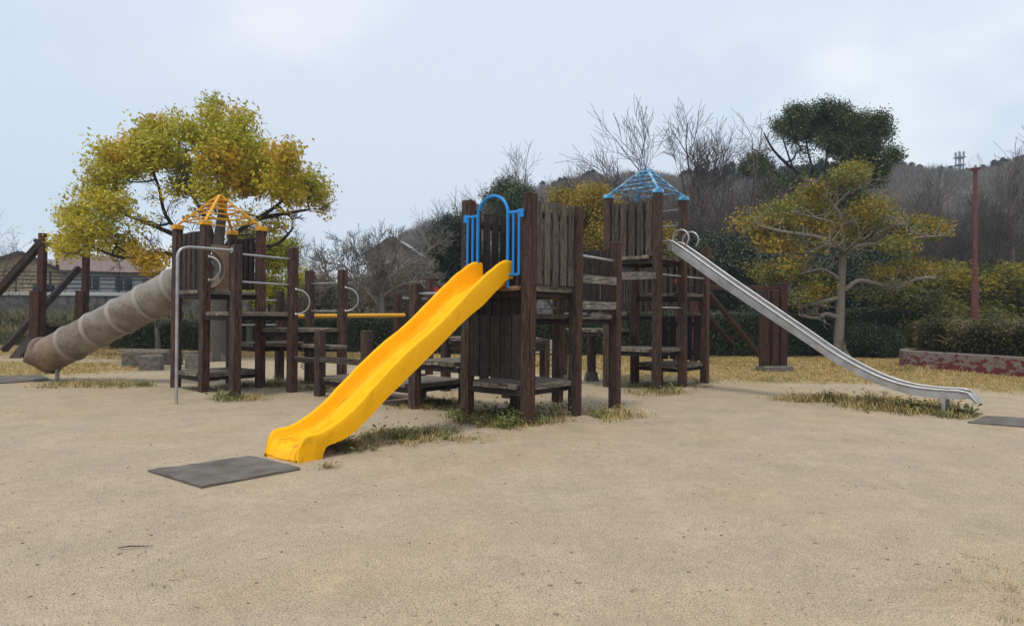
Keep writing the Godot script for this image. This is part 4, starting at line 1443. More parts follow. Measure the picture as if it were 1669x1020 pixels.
func hill_pine() -> ArrayMesh:
	var mb := MB.new()
	mb.tube([Vector3(0, -.3, 0), Vector3(0, 8, 0)], [.2, .05], 5, Color(.8, .6, .5), false)
	for i in 620:
		var t := pow(rng.randf(), .8)
		var a := rng.randf() * TAU
		var rad := (1.0 - t) * 1.7 * sqrt(rng.randf()) + .08
		var p := Vector3(cos(a) * rad, 1.0 + t * 8.4, sin(a) * rad)
		var d := Vector3(cos(a), -.45, sin(a)).normalized()
		var s := d.cross(Vector3.UP).normalized()
		mb.tri(p + s * .22, p - s * .22, p + d * .75, Vector3(d.x * .5, 1, d.z * .5).normalized(), Color(1, 1, 1) * rng.randf_range(.7, 1.3))
	return mb.mesh()
func hill_round() -> ArrayMesh:
	var mb := MB.new()
	for i in 700:
		var q := rdir() * pow(rng.randf(), .25)
		var p := Vector3(q.x * 2.2, 2.6 + q.y * 2.2, q.z * 2.2)
		var d := rdir()
		var s := d.cross(q).normalized()
		mb.tri(p + s * .22, p - s * .22, p + d * .5, (q + Vector3(0, .4, 0)).normalized(), Color(1, 1, 1) * rng.randf_range(.65, 1.35))
	return mb.mesh()

var C := {}
func make_trees() -> void:
	C.small = leaf_clump(18, .30, .125, .056, .45, 1)
	C.fine = leaf_clump(24, .27, .095, .042, .6, 6)
	C.mid = leaf_clump(22, .42, .15, .07, .15, 2)
	C.hedge = leaf_clump(16, .2, .06, .036, -.2, 3)
	C.big = leaf_clump(22, .8, .24, .12, .1, 4)
	C.bamboo = leaf_clump(20, .5, .22, .045, .5, 5)
	# the yellowing evergreen behind the left tower
	var at := base_at(352, 20.7)
	var o := thing("broadleaf_tree", "large broadleaf tree with yellow and orange tinged leaves behind yellow roof", "tree", at)
	var L := lobes_px([[360, 196, 40, 30], [395, 232, 40, 30], [335, 235, 36, 28], [300, 215, 30, 22], [262, 212, 34, 20], [225, 228, 34, 22], [195, 248, 34, 22], [250, 245, 40, 22], [205, 275, 36, 22], [170, 290, 34, 22], [150, 312, 28, 18], [175, 322, 30, 18], [440, 262, 36, 24], [478, 275, 34, 24], [505, 300, 30, 22], [470, 305, 32, 20], [515, 328, 20, 14], [495, 350, 22, 12], [390, 285, 40, 26], [360, 262, 40, 28], [420, 300, 30, 22], [350, 310, 30, 18], [165, 352, 36, 22], [130, 372, 34, 22], [112, 398, 30, 18], [100, 420, 24, 16], [150, 400, 30, 16], [195, 375, 30, 18], [205, 405, 26, 14], [240, 428, 30, 18], [385, 250, 44, 32, 2.4], [320, 270, 34, 20, 2.2], [430, 285, 40, 26, 2.2], [220, 255, 44, 26, 2.0], [345, 170, 16, 12], [398, 186, 16, 12], [265, 192, 20, 10], [305, 300, 22, 14, 1.5], [530, 308, 12, 14], [470, 245, 20, 12], [120, 350, 20, 14], [90, 405, 16, 12], [290, 262, 26, 14], [262, 318, 16, 10], [330, 352, 18, 10], [228, 362, 18, 10], [455, 365, 18, 9], [400, 345, 22, 12]], 1.9, 20.7, at)
	leafy_tree(o, [Vector3(0, -.1, 0), Vector3(.02, 1.3, 0), Vector3(.05, 2.6, .05), Vector3(.1, 3.6, .1), Vector3(.2, 4.8, .05), Vector3(.15, 6.0, 0)], .30, L, 68, 5, C.small, [Color(.40, .41, .04), Color(.48, .46, .04), Color(.55, .49, .04), Color(.58, .48, .04), Color(.55, .48, .04), Color(.60, .47, .035), Color(.66, .40, .035)], Color(.075, .062, .052), M.leaf, .125, .5, 1.0, -.12, 75.0, Color(.23, .205, .175), limbs_px([[[352, 440], [330, 408], [300, 392], [272, 352], [258, 305], [240, 262]], [[352, 430], [338, 372], [318, 335], [302, 290], [292, 240]], [[354, 420], [362, 350], [372, 290], [380, 235]], [[354, 425], [385, 385], [425, 352], [458, 322], [482, 288]], [[352, 440], [310, 418], [255, 414], [205, 420], [150, 402]], [[310, 395], [262, 372], [215, 352], [175, 330]], [[420, 356], [465, 352], [500, 340]], [[352, 432], [400, 405], [450, 395], [478, 370]]], [-.5, .8, .2, -.6, -.9, .7, .5, 1.0], 20.7, at, .085))
	# (its limbs are laid out above)
	# small yellow-green tree behind it
	at = base_at(450, 27)
	o = thing("broadleaf_tree", "small yellow green tree between the yellow roofed tower and shrubs", "tree", at)
	leafy_tree(o, [Vector3(0, -.1, 0), Vector3(.02, .6, 0), Vector3(.0, 1.2, 0)], .10, lobes_px([[448, 425, 32, 22], [470, 452, 28, 22], [440, 462, 34, 20], [430, 480, 26, 16], [455, 405, 24, 14]], .8, 27, at), 70, 5, C.small, [Color(.40, .40, .03), Color(.46, .43, .03), Color(.33, .35, .035)], Color(.1, .08, .06), M.leaf, .22, .6)
	at = base_at(403, 26.5)
	o = thing("broadleaf_tree", "slender grey trunk standing behind the yellow roofed tower", "tree", at)
	leafy_tree(o, [Vector3(.15, -.1, 0), Vector3(.1, 1.2, 0), Vector3(.0, 2.4, 0), Vector3(-.1, 3.4, 0)], .19, lobes_px([[395, 395, 34, 22], [420, 375, 32, 20]], .8, 26.5, at), 30, 4, C.small, [Color(.28, .24, .035), Color(.24, .22, .04)], Color(.24, .225, .195), M.leaf, .25, .6)
	# the pruned tree on the right with pale limbs
	at = gpt(1372, 582)
	pruned_tree(at)
	# tall evergreen
	at = base_at(1335, 42)
	o = thing("evergreen_tree", "tall dark evergreen with open crown of leafy clumps against the sky", "tree", at)
	leafy_tree(o, [Vector3(0, -.1, 0), Vector3(.1, 2.5, 0), Vector3(.2, 5.0, 0), Vector3(.3, 8.0, 0), Vector3(.5, 11, 0)], .34, lobes_px([[1275, 202, 18, 11], [1300, 184, 20, 12], [1325, 192, 20, 13], [1346, 176, 20, 12], [1370, 180, 20, 12], [1394, 192, 20, 13], [1412, 206, 18, 12], [1432, 197, 18, 12], [1441, 214, 15, 10], [1290, 214, 20, 11], [1320, 213, 19, 11], [1350, 204, 20, 13], [1380, 216, 21, 13], [1404, 230, 20, 13], [1425, 238, 18, 11], [1365, 240, 18, 12], [1390, 254, 22, 13], [1345, 226, 16, 10], [1412, 262, 18, 11], [1375, 272, 18, 11], [1395, 286, 20, 11], [1451, 250, 15, 11], [1229, 258, 18, 14], [1241, 272, 15, 10], [1221, 270, 13, 9], [1300, 298, 24, 13], [1332, 302, 24, 13], [1268, 302, 22, 12], [1360, 296, 20, 11], [1335, 265, 14, 9], [1318, 285, 16, 10], [1310, 240, 12, 8], [1412, 287, 22, 13], [1386, 302, 22, 12], [1432, 279, 18, 10], [1350, 285, 20, 11], [1320, 325, 26, 14], [1365, 322, 24, 13], [1395, 318, 22, 12], [1290, 318, 24, 13], [1340, 345, 30, 14]], 1.5, 42, at), 64, 5, C.mid, [Color(.075, .10, .04), Color(.09, .12, .045), Color(.11, .135, .05), Color(.15, .155, .055)], Color(.05, .042, .038), M.gloss_leaf, .14, .5, .95, -.15, 80.0, Color(0, 0, 0), limbs_px([[[1338, 340], [1315, 305], [1292, 270], [1278, 225]], [[1340, 330], [1345, 285], [1352, 225]], [[1345, 335], [1372, 300], [1398, 262], [1420, 225]], [[1315, 310], [1280, 290], [1240, 270]], [[1342, 310], [1322, 265], [1312, 215]], [[1292, 275], [1262, 245], [1245, 215]]], [.8, -.5, .6, -.6, .9, .4], 42.0, at, .11))
	# green tree and dark tree behind the slide tower
	at = base_at(828, 44)
	o = thing("evergreen_tree", "mid green tree showing above the blue gate", "tree", at)
	leafy_tree(o, [Vector3(0, -.1, 0), Vector3(0, 3, 0), Vector3(.1, 6.5, 0)], .25, lobes_px([[822, 300, 22, 12], [840, 312, 26, 14], [812, 322, 24, 12], [850, 335, 30, 16], [820, 350, 36, 20], [845, 375, 40, 24]], 1.4, 44, at), 34, 5, C.mid, [Color(.075, .11, .035), Color(.09, .12, .04), Color(.06, .085, .03)], Color(.06, .05, .04), M.gloss_leaf, .3, .55)
	at = base_at(722, 33)
	o = thing("evergreen_tree", "dense dark evergreen beside the slide tower", "tree", at)
	leafy_tree(o, [Vector3(0, -.1, 0), Vector3(0, 1.5, 0), Vector3(.1, 4.0, 0)], .2, lobes_px([[735, 368, 26, 20], [715, 385, 26, 18], [745, 395, 36, 26], [705, 415, 32, 24], [735, 430, 38, 26], [700, 455, 34, 24], [740, 470, 40, 26], [715, 495, 42, 24], [790, 440, 50, 40], [800, 490, 50, 34]], 1.3, 33, at), 62, 5, C.small, [Color(.035, .05, .026), Color(.045, .06, .03), Color(.028, .04, .022), Color(.06, .065, .035)], Color(.06, .05, .04), M.gloss_leaf, .26, .55)
	at = base_at(960, 31)
	o = thing("broadleaf_tree", "round crowned golden leaved tree between slide tower and blue roofed tower", "tree", at)
	leafy_tree(o, [Vector3(0, -.1, 0), Vector3(0, 1.2, 0), Vector3(.1, 3.0, 0)], .2, lobes_px([[935, 330, 36, 26], [975, 322, 36, 24], [915, 350, 30, 26], [950, 360, 44, 34], [990, 350, 40, 32], [1020, 370, 40, 34], [930, 395, 44, 34], [980, 400, 50, 36], [1060, 390, 40, 34], [1080, 415, 34, 30], [950, 430, 50, 30]], 1.3, 31, at), 85, 5, C.small, [Color(.36, .26, .028), Color(.31, .24, .03), Color(.42, .28, .026), Color(.22, .19, .03), Color(.15, .14, .03)], Color(.08, .065, .05), M.leaf, .24, .5)
	# dark mass of evergreens on the right
	var dark := [Color(.04, .058, .030), Color(.052, .072, .036), Color(.034, .05, .028), Color(.07, .085, .04)]
	for q in [[1130, 36, [[1120, 402, 34, 24], [1150, 420, 36, 28], [1110, 440, 34, 26], [1140, 470, 40, 28]], "dark evergreen shrub tree behind the steel slide head"], [1402, 37, [[1390, 392, 34, 22], [1415, 405, 36, 24], [1380, 420, 36, 26], [1430, 430, 36, 26]], "dark evergreen shrub tree between the pruned crown and tall evergreen"], [1185, 33, [[1185, 400, 34, 24], [1170, 430, 36, 28], [1205, 425, 38, 28], [1190, 465, 44, 32], [1175, 500, 40, 26]], "dark evergreen shrub tree beside the back of the blue roofed tower"], [1262, 31, [[1250, 430, 38, 26], [1285, 440, 40, 30], [1262, 470, 44, 30], [1240, 495, 40, 26], [1300, 490, 40, 26]], "dark evergreen shrub tree behind the timber trestle"], [1345, 32, [[1330, 450, 40, 30], [1370, 440, 42, 32], [1345, 485, 46, 30], [1390, 480, 40, 28]], "dark evergreen shrub tree behind the pale pruned trunk"], [1440, 33, [[1425, 430, 38, 28], [1455, 445, 38, 28], [1435, 480, 46, 30], [1470, 490, 40, 26]], "dark evergreen shrub tree between pruned tree and lamp post"]]:
		at = base_at(q[0], q[1])
		o = thing("evergreen_tree", q[3], "tree", at)
		leafy_tree(o, [Vector3(0, -.1, 0), Vector3(0, .8, 0), Vector3(.05, 1.8, 0)], .14, lobes_px(q[2], 1.0, q[1], at), 70, 5, C.small, dark, Color(.05, .045, .04), M.gloss_leaf, .28, .55)
	# yellow green thicket behind the planter
	var thick := [Color(.08, .095, .03), Color(.12, .13, .03), Color(.18, .17, .025), Color(.29, .24, .018), Color(.38, .28, .018)]
	var k := 0
	for q in [[1500, 30, 52, 40, "left of the lamp post"], [1560, 31, 62, 52, "behind the lamp post"], [1635, 30, 66, 58, "right of the lamp post"], [1600, 27, 50, 34, "close behind the planter hedge"], [1520, 27, 44, 30, "beside the pruned tree's lower limb"], [1690, 28, 60, 52, "at the far end of the planter"], [1480, 34, 50, 50, "behind the pruned tree"]]:
		at = base_at(q[0], q[1])
		o = thing("thicket_shrub", "leafy green and yellow thicket shrub " + q[4], "shrub", at, 0, "yellow green thicket behind the planter")
		var ll := []
		for j in 5:
			var s: float = q[1] / FPX
			ll.append([Vector3(rng.randf_range(-.7, .7) * q[2] * s, (.5 + rng.randf() * 1.6) * q[3] * s, rng.randf_range(-.8, .8)), q[2] * s * .62, q[3] * s * .6])
		bush(o, ll, 85, C.bamboo, thick, M.leaf)
		k += 1
	# leafless trees
	make_bare()
	var bi := 0
	for q in [
		[1142, 40, 14.0, Vector3(0, 0, 0), .17, 5, .9, .5, 1, .34, "tall slim leafless tree rising behind the steel slide head", .018],
		[1240, 38, 12.0, Vector3(-.45, 0, .1), .2, 5, .7, .7, 1, .36, "leaning leafless tree with dark trunk left of the tall evergreen", .018],
		[1085, 44, 10.6, Vector3(-.2, 0, 0), .16, 5, .6, .7, 1, .34, "leafless tree behind the faded blue roof", .018],
		[905, 46, 12.0, Vector3(0, 0, 0), .2, 5, .8, .75, 2, .33, "wide leafless tree between the slide tower and golden tree", .018],
		[735, 40, 8.6, Vector3(-.05, 0, 0), .14, 5, .8, .65, 1, .34, "thin leafless tree standing above the dense dark evergreen", .017],
		[1640, 42, 14.2, Vector3(0, 0, 0), .2, 5, .75, .75, 2, .33, "twin stemmed leafless tree right of the lamp post", .018],
		[1545, 52, 12.5, Vector3(-.1, 0, 0), .18, 5, .7, .7, 1, .33, "leafless tree beside the lamp top", .02],
		[1480, 48, 10.8, Vector3(.05, 0, 0), .17, 5, .7, .75, 2, .34, "brown leafless tree between the tall evergreen and the mast", .02],
		[1425, 46, 9.8, Vector3(0, 0, 0), .16, 5, .7, .75, 2, .34, "leafless tree under the tall evergreen", .02],
		[1292, 43, 12.6, Vector3(.15, 0, 0), .16, 5, .7, .75, 1, .34, "leafless tree among the limbs of the tall evergreen", .018],
		[1165, 42, 12.6, Vector3(.1, 0, 0), .17, 5, .7, .7, 1, .34, "leafless tree behind the tall slim leafless tree", .02],
		[1195, 43, 11.6, Vector3(.0, 0, 0), .17, 5, .7, .7, 1, .34, "leafless tree left of the leaning dark trunk", .02],
		[1045, 46, 10.4, Vector3(.1, 0, 0), .17, 5, .7, .7, 1, .34, "leafless tree left of the faded blue roof peak", .02],
		[940, 46, 12.6, Vector3(.1, 0, 0), .17, 5, .7, .7, 1, .34, "leafless tree above the golden leaved tree", .02],
		[870, 46, 12.6, Vector3(-.1, 0, 0), .17, 5, .7, .7, 1, .34, "leafless tree rising beside the mid green tree", .02],
		[1520, 44, 9.5, Vector3(.1, 0, 0), .17, 5, .7, .7, 2, .34, "low leafless tree left of the lamp post", .02],
		[1610, 48, 11.0, Vector3(-.1, 0, 0), .17, 5, .7, .7, 2, .34, "leafless tree just right of the lamp top", .02],
		[1460, 56, 11.5, Vector3(0, 0, 0), .17, 5, .7, .7, 1, .34, "leafless tree right of the tall evergreen crown", .02],
		[1668, 38, 10.0, Vector3(0, 0, 0), .17, 5, .7, .7, 1, .34, "leafless tree at the end of the thicket", .02],
		[-42, 27, 6.6, Vector3(.12, 0, 0), .14, 5, .5, .8, 1, .36, "leafless tree reaching in beside the beige house", .012],
		[478, 36, 6.0, Vector3(-.1, 0, 0), .11, 5, .6, .8, 1, .34, "leafless tree under the edge of the yellow tinged crown", .014]]:
		at = base_at(q[0], q[1])
		o = thing("leafless_tree", q[10], "tree", at, 0, "leafless winter trees")
		bare_copy(o, q[2] * 1.04, q[3], bi, q[8], M.bare_dark if bi % 3 == 0 else M.bare_bark)
		bi += 1
	at = base_at(622, 30)
	o = thing("leafless_tree", "low spreading leafless tree with pale grey branches before the brown house", "tree", at, 0, "leafless winter trees")
	var pm := MB.new()
	var pw := MB.new()
	var pb := Color(.50, .46, .41)
	pm.tube(smooth([Vector3(0, -.1, 0), Vector3(.02, 1.2, 0), Vector3(0, 2.6, 0)], 4), taper(9, .15, .10), 8, pb)
	var pl := limbs_px([[[621, 505], [603, 478], [572, 458], [535, 452]], [[621, 492], [592, 464], [562, 436], [528, 428]], [[621, 476], [626, 436], [618, 402]], [[621, 478], [650, 444], [685, 424], [706, 402]], [[621, 486], [660, 462], [704, 456]], [[622, 474], [600, 434], [574, 408]], [[621, 480], [640, 430], [655, 398]], [[621, 484], [615, 440], [590, 420]]], [-.8, .9, -.3, .8, -1.2, .4, -1.4, 1.8], 30.0, at, .075)
	for l in pl:
		var sl := smooth(l[0], 4)
		pm.tube(sl, taper(sl.size(), l[1], .022), 6, pb)
		for i in range(2, sl.size()):
			for j in 2:
				var dd: Vector3 = (sl[i] - sl[i - 1]).normalized()
				grow(pw, pw, sl[i], (dd * .6 + dd.cross(rdir()).normalized() + Vector3(0, .25, 0)).normalized(), rng.randf_range(.4, .7), .022, 2, .3, .85, vary(pb, .1), .010)
	put(o, "trunk", pm.mesh(), M.bark)
	put(o, "twigs", pw.mesh(), M.bark).set_meta("kind", "stuff")
	at = base_at(258, 25.5)
	o = thing("leafless_tree", "small forked pale trunk by the hedge behind the tube slide", "tree", at, 0, "leafless winter trees")
	bare_tree(o, 3.0, Vector3.ZERO, .11, 3, .3, .8, Color(.25, .23, .20), .012, 1, .36)
	# winter shrubs in the middle distance
	for q in [[1455, 46, 2.8, 6.2, "behind the pruned tree, right of the tall evergreen"], [1510, 44, 3.0, 5.6, "left of the lamp post above the thicket"], [1570, 47, 3.0, 6.0, "directly behind the lamp post"], [1640, 45, 3.2, 6.0, "behind the twin stemmed leafless tree"], [1110, 42, 2.4, 5.4, "behind the head of the steel slide"], [1165, 44, 2.6, 5.6, "under the tall slim leafless tree"], [1215, 46, 2.6, 5.8, "under the leaning leafless tree"], [512, 40, 2.1, 4.0, "left of the brown house, nearest the small yellow green tree"], [550, 38, 2.0, 3.8, "below the sky gap beside the brown house"], [672, 39, 2.2, 4.3, "between the brown house and the dark evergreen"], [604, 41, 2.2, 3.0, "in front of the brown house"]]:
		at = base_at(q[0], q[1])
		o = thing("winter_shrub", "twiggy brown green winter shrub " + q[4], "shrub", at, 0, "winter shrubs beyond the hedges")
		var ll := []
		for j in 5: ll.append([Vector3(rng.randf_range(-1, 1) * q[2] * .8, q[3] * rng.randf_range(.35, .82), rng.randf_range(-.6, .6)), q[2] * .6, q[3] * .26])
		bush(o, ll, 46, C.small, [Color(.20, .195, .10), Color(.25, .22, .14), Color(.30, .25, .18), Color(.15, .165, .085)], M.leaf)
		var tw := MB.new()
		var tm := MB.new()
		for j in 6: grow(tm, tw, Vector3(rng.randf_range(-.8, .8), 0, rng.randf_range(-.4, .4)), (Vector3.UP + rdir() * .4).normalized(), q[3] * .42, .04, 3, .4, .7, Color(.14, .115, .095), .008)
		put(o, "limbs", tm.mesh(), M.bark).set_meta("kind", "stuff")
		put(o, "twigs", tw.mesh(), M.bark).set_meta("kind", "stuff")

func pruned_tree(at: Vector3) -> void:
	var o := thing("pruned_tree", "pruned tree with pale bare limbs and flat tiers of orange tinged leaves", "tree", at)
	var D := -at.z
	var bark := Color(.46, .41, .345)
	var mb := MB.new()
	var f := func(q: Array, dz: float) -> Vector3: return pt(1180 + q[0] / 2.685, 260 + q[1] / 2.685, D + dz) - at
	var trunk := []
	for q in [[503, 878], [505, 780], [508, 700], [514, 560], [520, 440], [519, 330], [512, 250], [488, 212]]: trunk.append(f.call(q, 0.0))
	trunk[0].y = -.1
	var tp := smooth(trunk, 5)
	mb.tube(tp, taper(tp.size(), .21, .07), 10, bark)
	for k in 5:
		var a := TAU * k / 5.0
		mb.tube([Vector3(cos(a) * .42, -.06, sin(a) * .42), Vector3(cos(a) * .2, .2, sin(a) * .2), Vector3(cos(a) * .12, .6, sin(a) * .12)], [.08, .1, .06], 6, bark)
	var limbs := [
		[[[515, 375], [440, 345], [340, 328], [240, 312], [150, 288]], .8, .10], [[[515, 380], [450, 372], [370, 408]], -.7, .06],
		[[[503, 522], [460, 492], [420, 480], [330, 502]], .6, .085], [[[500, 606], [430, 622], [340, 640], [292, 612], [282, 578]], -.6, .09], [[[340, 640], [320, 610], [270, 622]], -.8, .05],
		[[[492, 690], [445, 676], [405, 694], [330, 680]], .5, .10], [[[400, 694], [397, 655]], .5, .05],
		[[[528, 405], [575, 382], [640, 370], [730, 368], [830, 342], [935, 338]], .7, .10], [[[640, 370], [665, 328], [740, 290], [800, 285]], .9, .06], [[[640, 370], [720, 318], [820, 318]], -.6, .05],
		[[[533, 572], [588, 530], [660, 540], [760, 562], [850, 520], [930, 520]], -.7, .095], [[[660, 540], [720, 570], [770, 540]], -.9, .05],
		[[[490, 212], [468, 186], [450, 165], [456, 120], [410, 100]], .2, .055], [[[488, 205], [520, 168], [560, 138], [615, 118], [650, 82]], -.3, .06], [[[500, 182], [496, 130], [520, 90]], -.2, .045],
		[[[519, 300], [460, 270], [380, 250], [300, 230]], .9, .06], [[[519, 290], [590, 262], [680, 240], [760, 260]], .8, .06],
		[[[515, 400], [500, 380], [470, 350]], -2.6, .08], [[[519, 420], [560, 380], [600, 340]], -2.4, .08], [[[517, 330], [480, 300], [430, 290]], 2.4, .07], [[[517, 350], [560, 320], [640, 300]], 2.4, .07]]
	var tfs := []
	var cols := []
	var pal := [Color(.25, .23, .04), Color(.19, .20, .045), Color(.36, .26, .03), Color(.16, .18, .045), Color(.46, .29, .025), Color(.24, .23, .04)]
	var ends := []
	for l in limbs:
		var p := []
		var n: int = l[0].size()
		for i in n: p.append(f.call(l[0][i], (l[1] if absf(l[1]) > 2.0 else -absf(l[1])) * float(i) / (n - 1)))
		var s := smooth(p, 3)
		mb.tube(s, taper(s.size(), l[2], l[2] * .35), 7, vary(bark, .08))
		for i in s.size():
			if i > s.size() / 3: ends.append([s[i], l[2]])
	# crooked twigs off the limbs
	var tw := MB.new()
	for e in ends:
		for j in 2:
			var d := (rdir() * Vector3(1, .5, 1) + Vector3(0, .3, 0)).normalized()
			var q: Vector3 = e[0]
			var p := [q]
			for i in 3:
				d = (d + rdir() * .5 + Vector3(0, .12, 0)).normalized()
				q += d * rng.randf_range(.15, .38)
				p.append(q)
			tw.tube(p, [.022, .016, .011, .007], 4, vary(bark, .1), false)
	# flat leaf tiers: [cx, cy, rx, ry, n]
	for t in [[560, 60, 90, 26, 60], [420, 130, 70, 34, 40], [400, 190, 60, 22, 26], [300, 230, 110, 34, 90], [150, 270, 110, 36, 90], [250, 300, 120, 40, 90], [420, 270, 110, 50, 110], [480, 320, 100, 40, 70], [640, 215, 70, 26, 46], [620, 300, 90, 50, 80], [720, 290, 90, 46, 80], [820, 300, 90, 36, 80], [920, 310, 60, 26, 44], [380, 390, 90, 40, 60], [250, 370, 90, 26, 46], [760, 380, 60, 22, 30], [250, 480, 90, 30, 56], [180, 500, 60, 24, 34], [380, 560, 80, 34, 44], [300, 600, 50, 30, 26], [420, 600, 50, 26, 22], [820, 480, 110, 28, 90], [900, 500, 60, 24, 46], [720, 500, 50, 20, 22], [650, 580, 40, 14, 10]]:
		var dz := rng.randf_range(-.4, 1.7)
		for i in int(t[4] * .58):
			var q := rdir() * pow(rng.randf(), .5)
			var c: Vector3 = f.call([t[0] + q.x * t[2], t[1] - 6 + q.y * t[3]], dz + q.z * 1.5)
			if nz.get_noise_3dv((c + at) * 70.0) < -.06: continue
			var pc := pick(pal, .1)
			for j in 4:
				tfs.append(Transform3D(rturn(rng.randf_range(.8, 1.3)), c + Vector3(rng.randfn(), rng.randfn() * .5, rng.randfn()) * .22))
				cols.append(vary(pc, .15))
	put(o, "trunk", mb.mesh(), M.bark)
	put(o, "twigs", tw.mesh(), M.bark).set_meta("kind", "stuff")
	scatter(o, "crown", C.small, M.leaf, tfs, cols).set_meta("kind", "stuff")

func make_hedges() -> void:
	var dk := [Color(.055, .078, .032), Color(.07, .092, .038), Color(.044, .062, .028), Color(.085, .102, .04)]
	for q in [[[[175, 569], [345, 572]], .95, "clipped dark hedge behind the tube slide and concrete bench"], [[[372, 571], [560, 574]], 1.25, "clipped dark hedge behind the stepped platform"], [[[566, 574], [760, 578]], 1.25, "clipped dark hedge below the pale spreading leafless tree"], [[[775, 578], [1010, 580]], 1.25, "clipped dark hedge behind the slide tower"], [[[1020, 580], [1255, 582]], 1.45, "clipped dark hedge behind the blue roofed tower"], [[[1262, 582], [1360, 580]], 1.4, "clipped dark hedge between trestle and pruned trunk"], [[[1385, 572], [1640, 576]], 1.75, "taller clipped hedge running behind the planter"]]:
		var path := []
		for p in q[0]:
			var g := gpt(p[0], p[1])
			g.z -= .7
			path.append(g)
		var at: Vector3 = (path[0] + path[-1]) * .5
		var o := thing("clipped_hedge", q[2], "hedge", at, 0, "clipped hedges along the park edge")
		hedge(o, path, 1.3, q[1], 330, C.hedge, dk, [], M.gloss_leaf, at)
	var at := gpt(1435, 584) + Vector3(0, 0, -.8)
	var b := thing("round_bush", "rounded dark green clipped bush beside the red planter", "bush", at)
	bush(b, [[Vector3(0, .55, 0), 1.05, .65], [Vector3(-.5, .5, .1), .7, .6], [Vector3(.55, .5, 0), .7, .6]], 420, C.hedge, [Color(.03, .045, .018), Color(.04, .055, .02), Color(.05, .065, .024)], M.gloss_leaf)
	# red planter wall: path of ground points, a curb of real thickness
	var P := []
	for q in [[13.9, 12.5], [13.3, 15.2], [12.75, 17.1], [12.25, 18.6], [11.8, 19.9], [11.72, 20.5], [11.95, 21.1], [12.6, 21.7], [14.2, 22.3], [17, 22.8]]: P.append(Vector3(q[0], 0, -q[1]))
	var S := smooth(P, 6)
	var o := thing("round_planter", "curved planter wall of flaking red paint over grey concrete", "planter", Vector3(12.5, 0, -18))
	var H := .50
	var rows := []
	for i in S.size():
		var a: Vector3 = S[maxi(i - 1, 0)]
		var c: Vector3 = S[mini(i + 1, S.size() - 1)]
		var s: Vector3 = (c - a).normalized().cross(Vector3.UP)
		var p: Vector3 = S[i] - o.position
		rows.append([p + s * -.02 + Vector3(0, -.1, 0), p + s * -.02 + Vector3(0, H - .02, 0), p + Vector3(0, H, 0), p + s * .18 + Vector3(0, H, 0), p + s * .2 + Vector3(0, H - .02, 0), p + s * .2 + Vector3(0, -.1, 0)])
	put(o, "wall", skin_flat(rows), M.redwall)
	var soil := MB.new()
	for i in S.size() - 1:
		var a: Vector3 = S[i] - o.position
		var c: Vector3 = S[i + 1] - o.position
		soil.tri(a + Vector3(.1, H - .1, 0), c + Vector3(.1, H - .1, 0), Vector3(7, H - .1, 0), Vector3.UP, Color(.09, .07, .05))
	put(o, "soil", soil.mesh(), M.stone)
	var hp := []
	for q in [[14.9, 12.8], [14.3, 15.4], [13.75, 17.4], [13.2, 19.0], [12.85, 20.2], [13.4, 20.9], [15.0, 21.4]]: hp.append(Vector3(q[0], 0, -q[1]))
	var hs := smooth(hp, 2)
	var hd := thing("planter_hedge", "clipped hedge with straw coloured top growing inside the red planter", "hedge", Vector3(13.5, H - .1, -18))
	hedge(hd, hs, 1.35, .86, 300, C.hedge, [Color(.06, .07, .02), Color(.075, .08, .022), Color(.045, .055, .02), Color(.05, .05, .02), Color(.10, .085, .025)], [Color(.23, .18, .085), Color(.17, .15, .05), Color(.26, .21, .12), Color(.12, .12, .035)], M.leaf, Vector3(13.5, 0, -18))
	# dry vines trailing over the hedge
	var vn := MB.new()
	for i in 70:
		var p: Vector3 = hs[rng.randi() % hs.size()] + Vector3(rng.randf_range(-.7, .7), .98 - H + .1, rng.randf_range(-.7, .7)) - Vector3(13.5, 0, -18)
		var q := [p]
		for j in 5:
			p += Vector3(rng.randf_range(-.25, .25), rng.randf_range(-.12, .16) - j * .015, rng.randf_range(-.25, .25))
			q.append(p)
		vn.tube(smooth(q, 2), [.012], 4, vary(Color(.45, .36, .2), .2), false)
	put(hd, "dry_vines", vn.mesh(), M.bark)
	# lamp post
	var lp := base_at(1589.5, 19.6)
	var lamp := thing("lamp_post", "slim rust red lamp post standing in the planter hedge", "lamp post", lp + Vector3(0, H - .1, 0))
	var y0 := -(H - .1)
	var hm := pt(1589, 458, 19.6).y + y0
	var ht := pt(1586, 277, 19.6).y + y0
	var mb := MB.new()
	mb.tube([Vector3(0, -.3, 0), Vector3(0, hm - .06, 0), Vector3(0, hm, 0)], [.098, .098, .07], 16, Color.WHITE)
	put(lamp, "lower_pole", mb.mesh(), M.rust)
	mb = MB.new()
	mb.tube([Vector3(0, hm - .02, 0), Vector3(0, ht, 0)], [.062, .052], 14, Color.WHITE)
	put(lamp, "upper_pole", mb.mesh(), M.rust)
	mb = MB.new()
	mb.tube([Vector3(0, ht - .02, 0), Vector3(0, ht + .02, 0), Vector3(0, ht + .05, 0), Vector3(0, ht + .075, 0)], [.07, .14, .14, .05], 18, Color.WHITE)
	put(lamp, "collar", mb.mesh(), M.rust)
	var gp := []
	var gr := []
	for i in 13:
		var a := PI * i / 12.0
		gp.append(Vector3(0, ht + .22 - cos(a) * .17, 0)); gr.append(maxf(sin(a) * .17, .01))
	mb = MB.new()
	mb.tube(gp, gr, 20, Color.WHITE, false)
	put(lamp, "globe", mb.mesh(), M.lampglass)
	pipe(lamp, "bulb_holder", [Vector3(0, ht + .05, 0), Vector3(0, ht + .14, 0)], .03, M.concrete, 8)
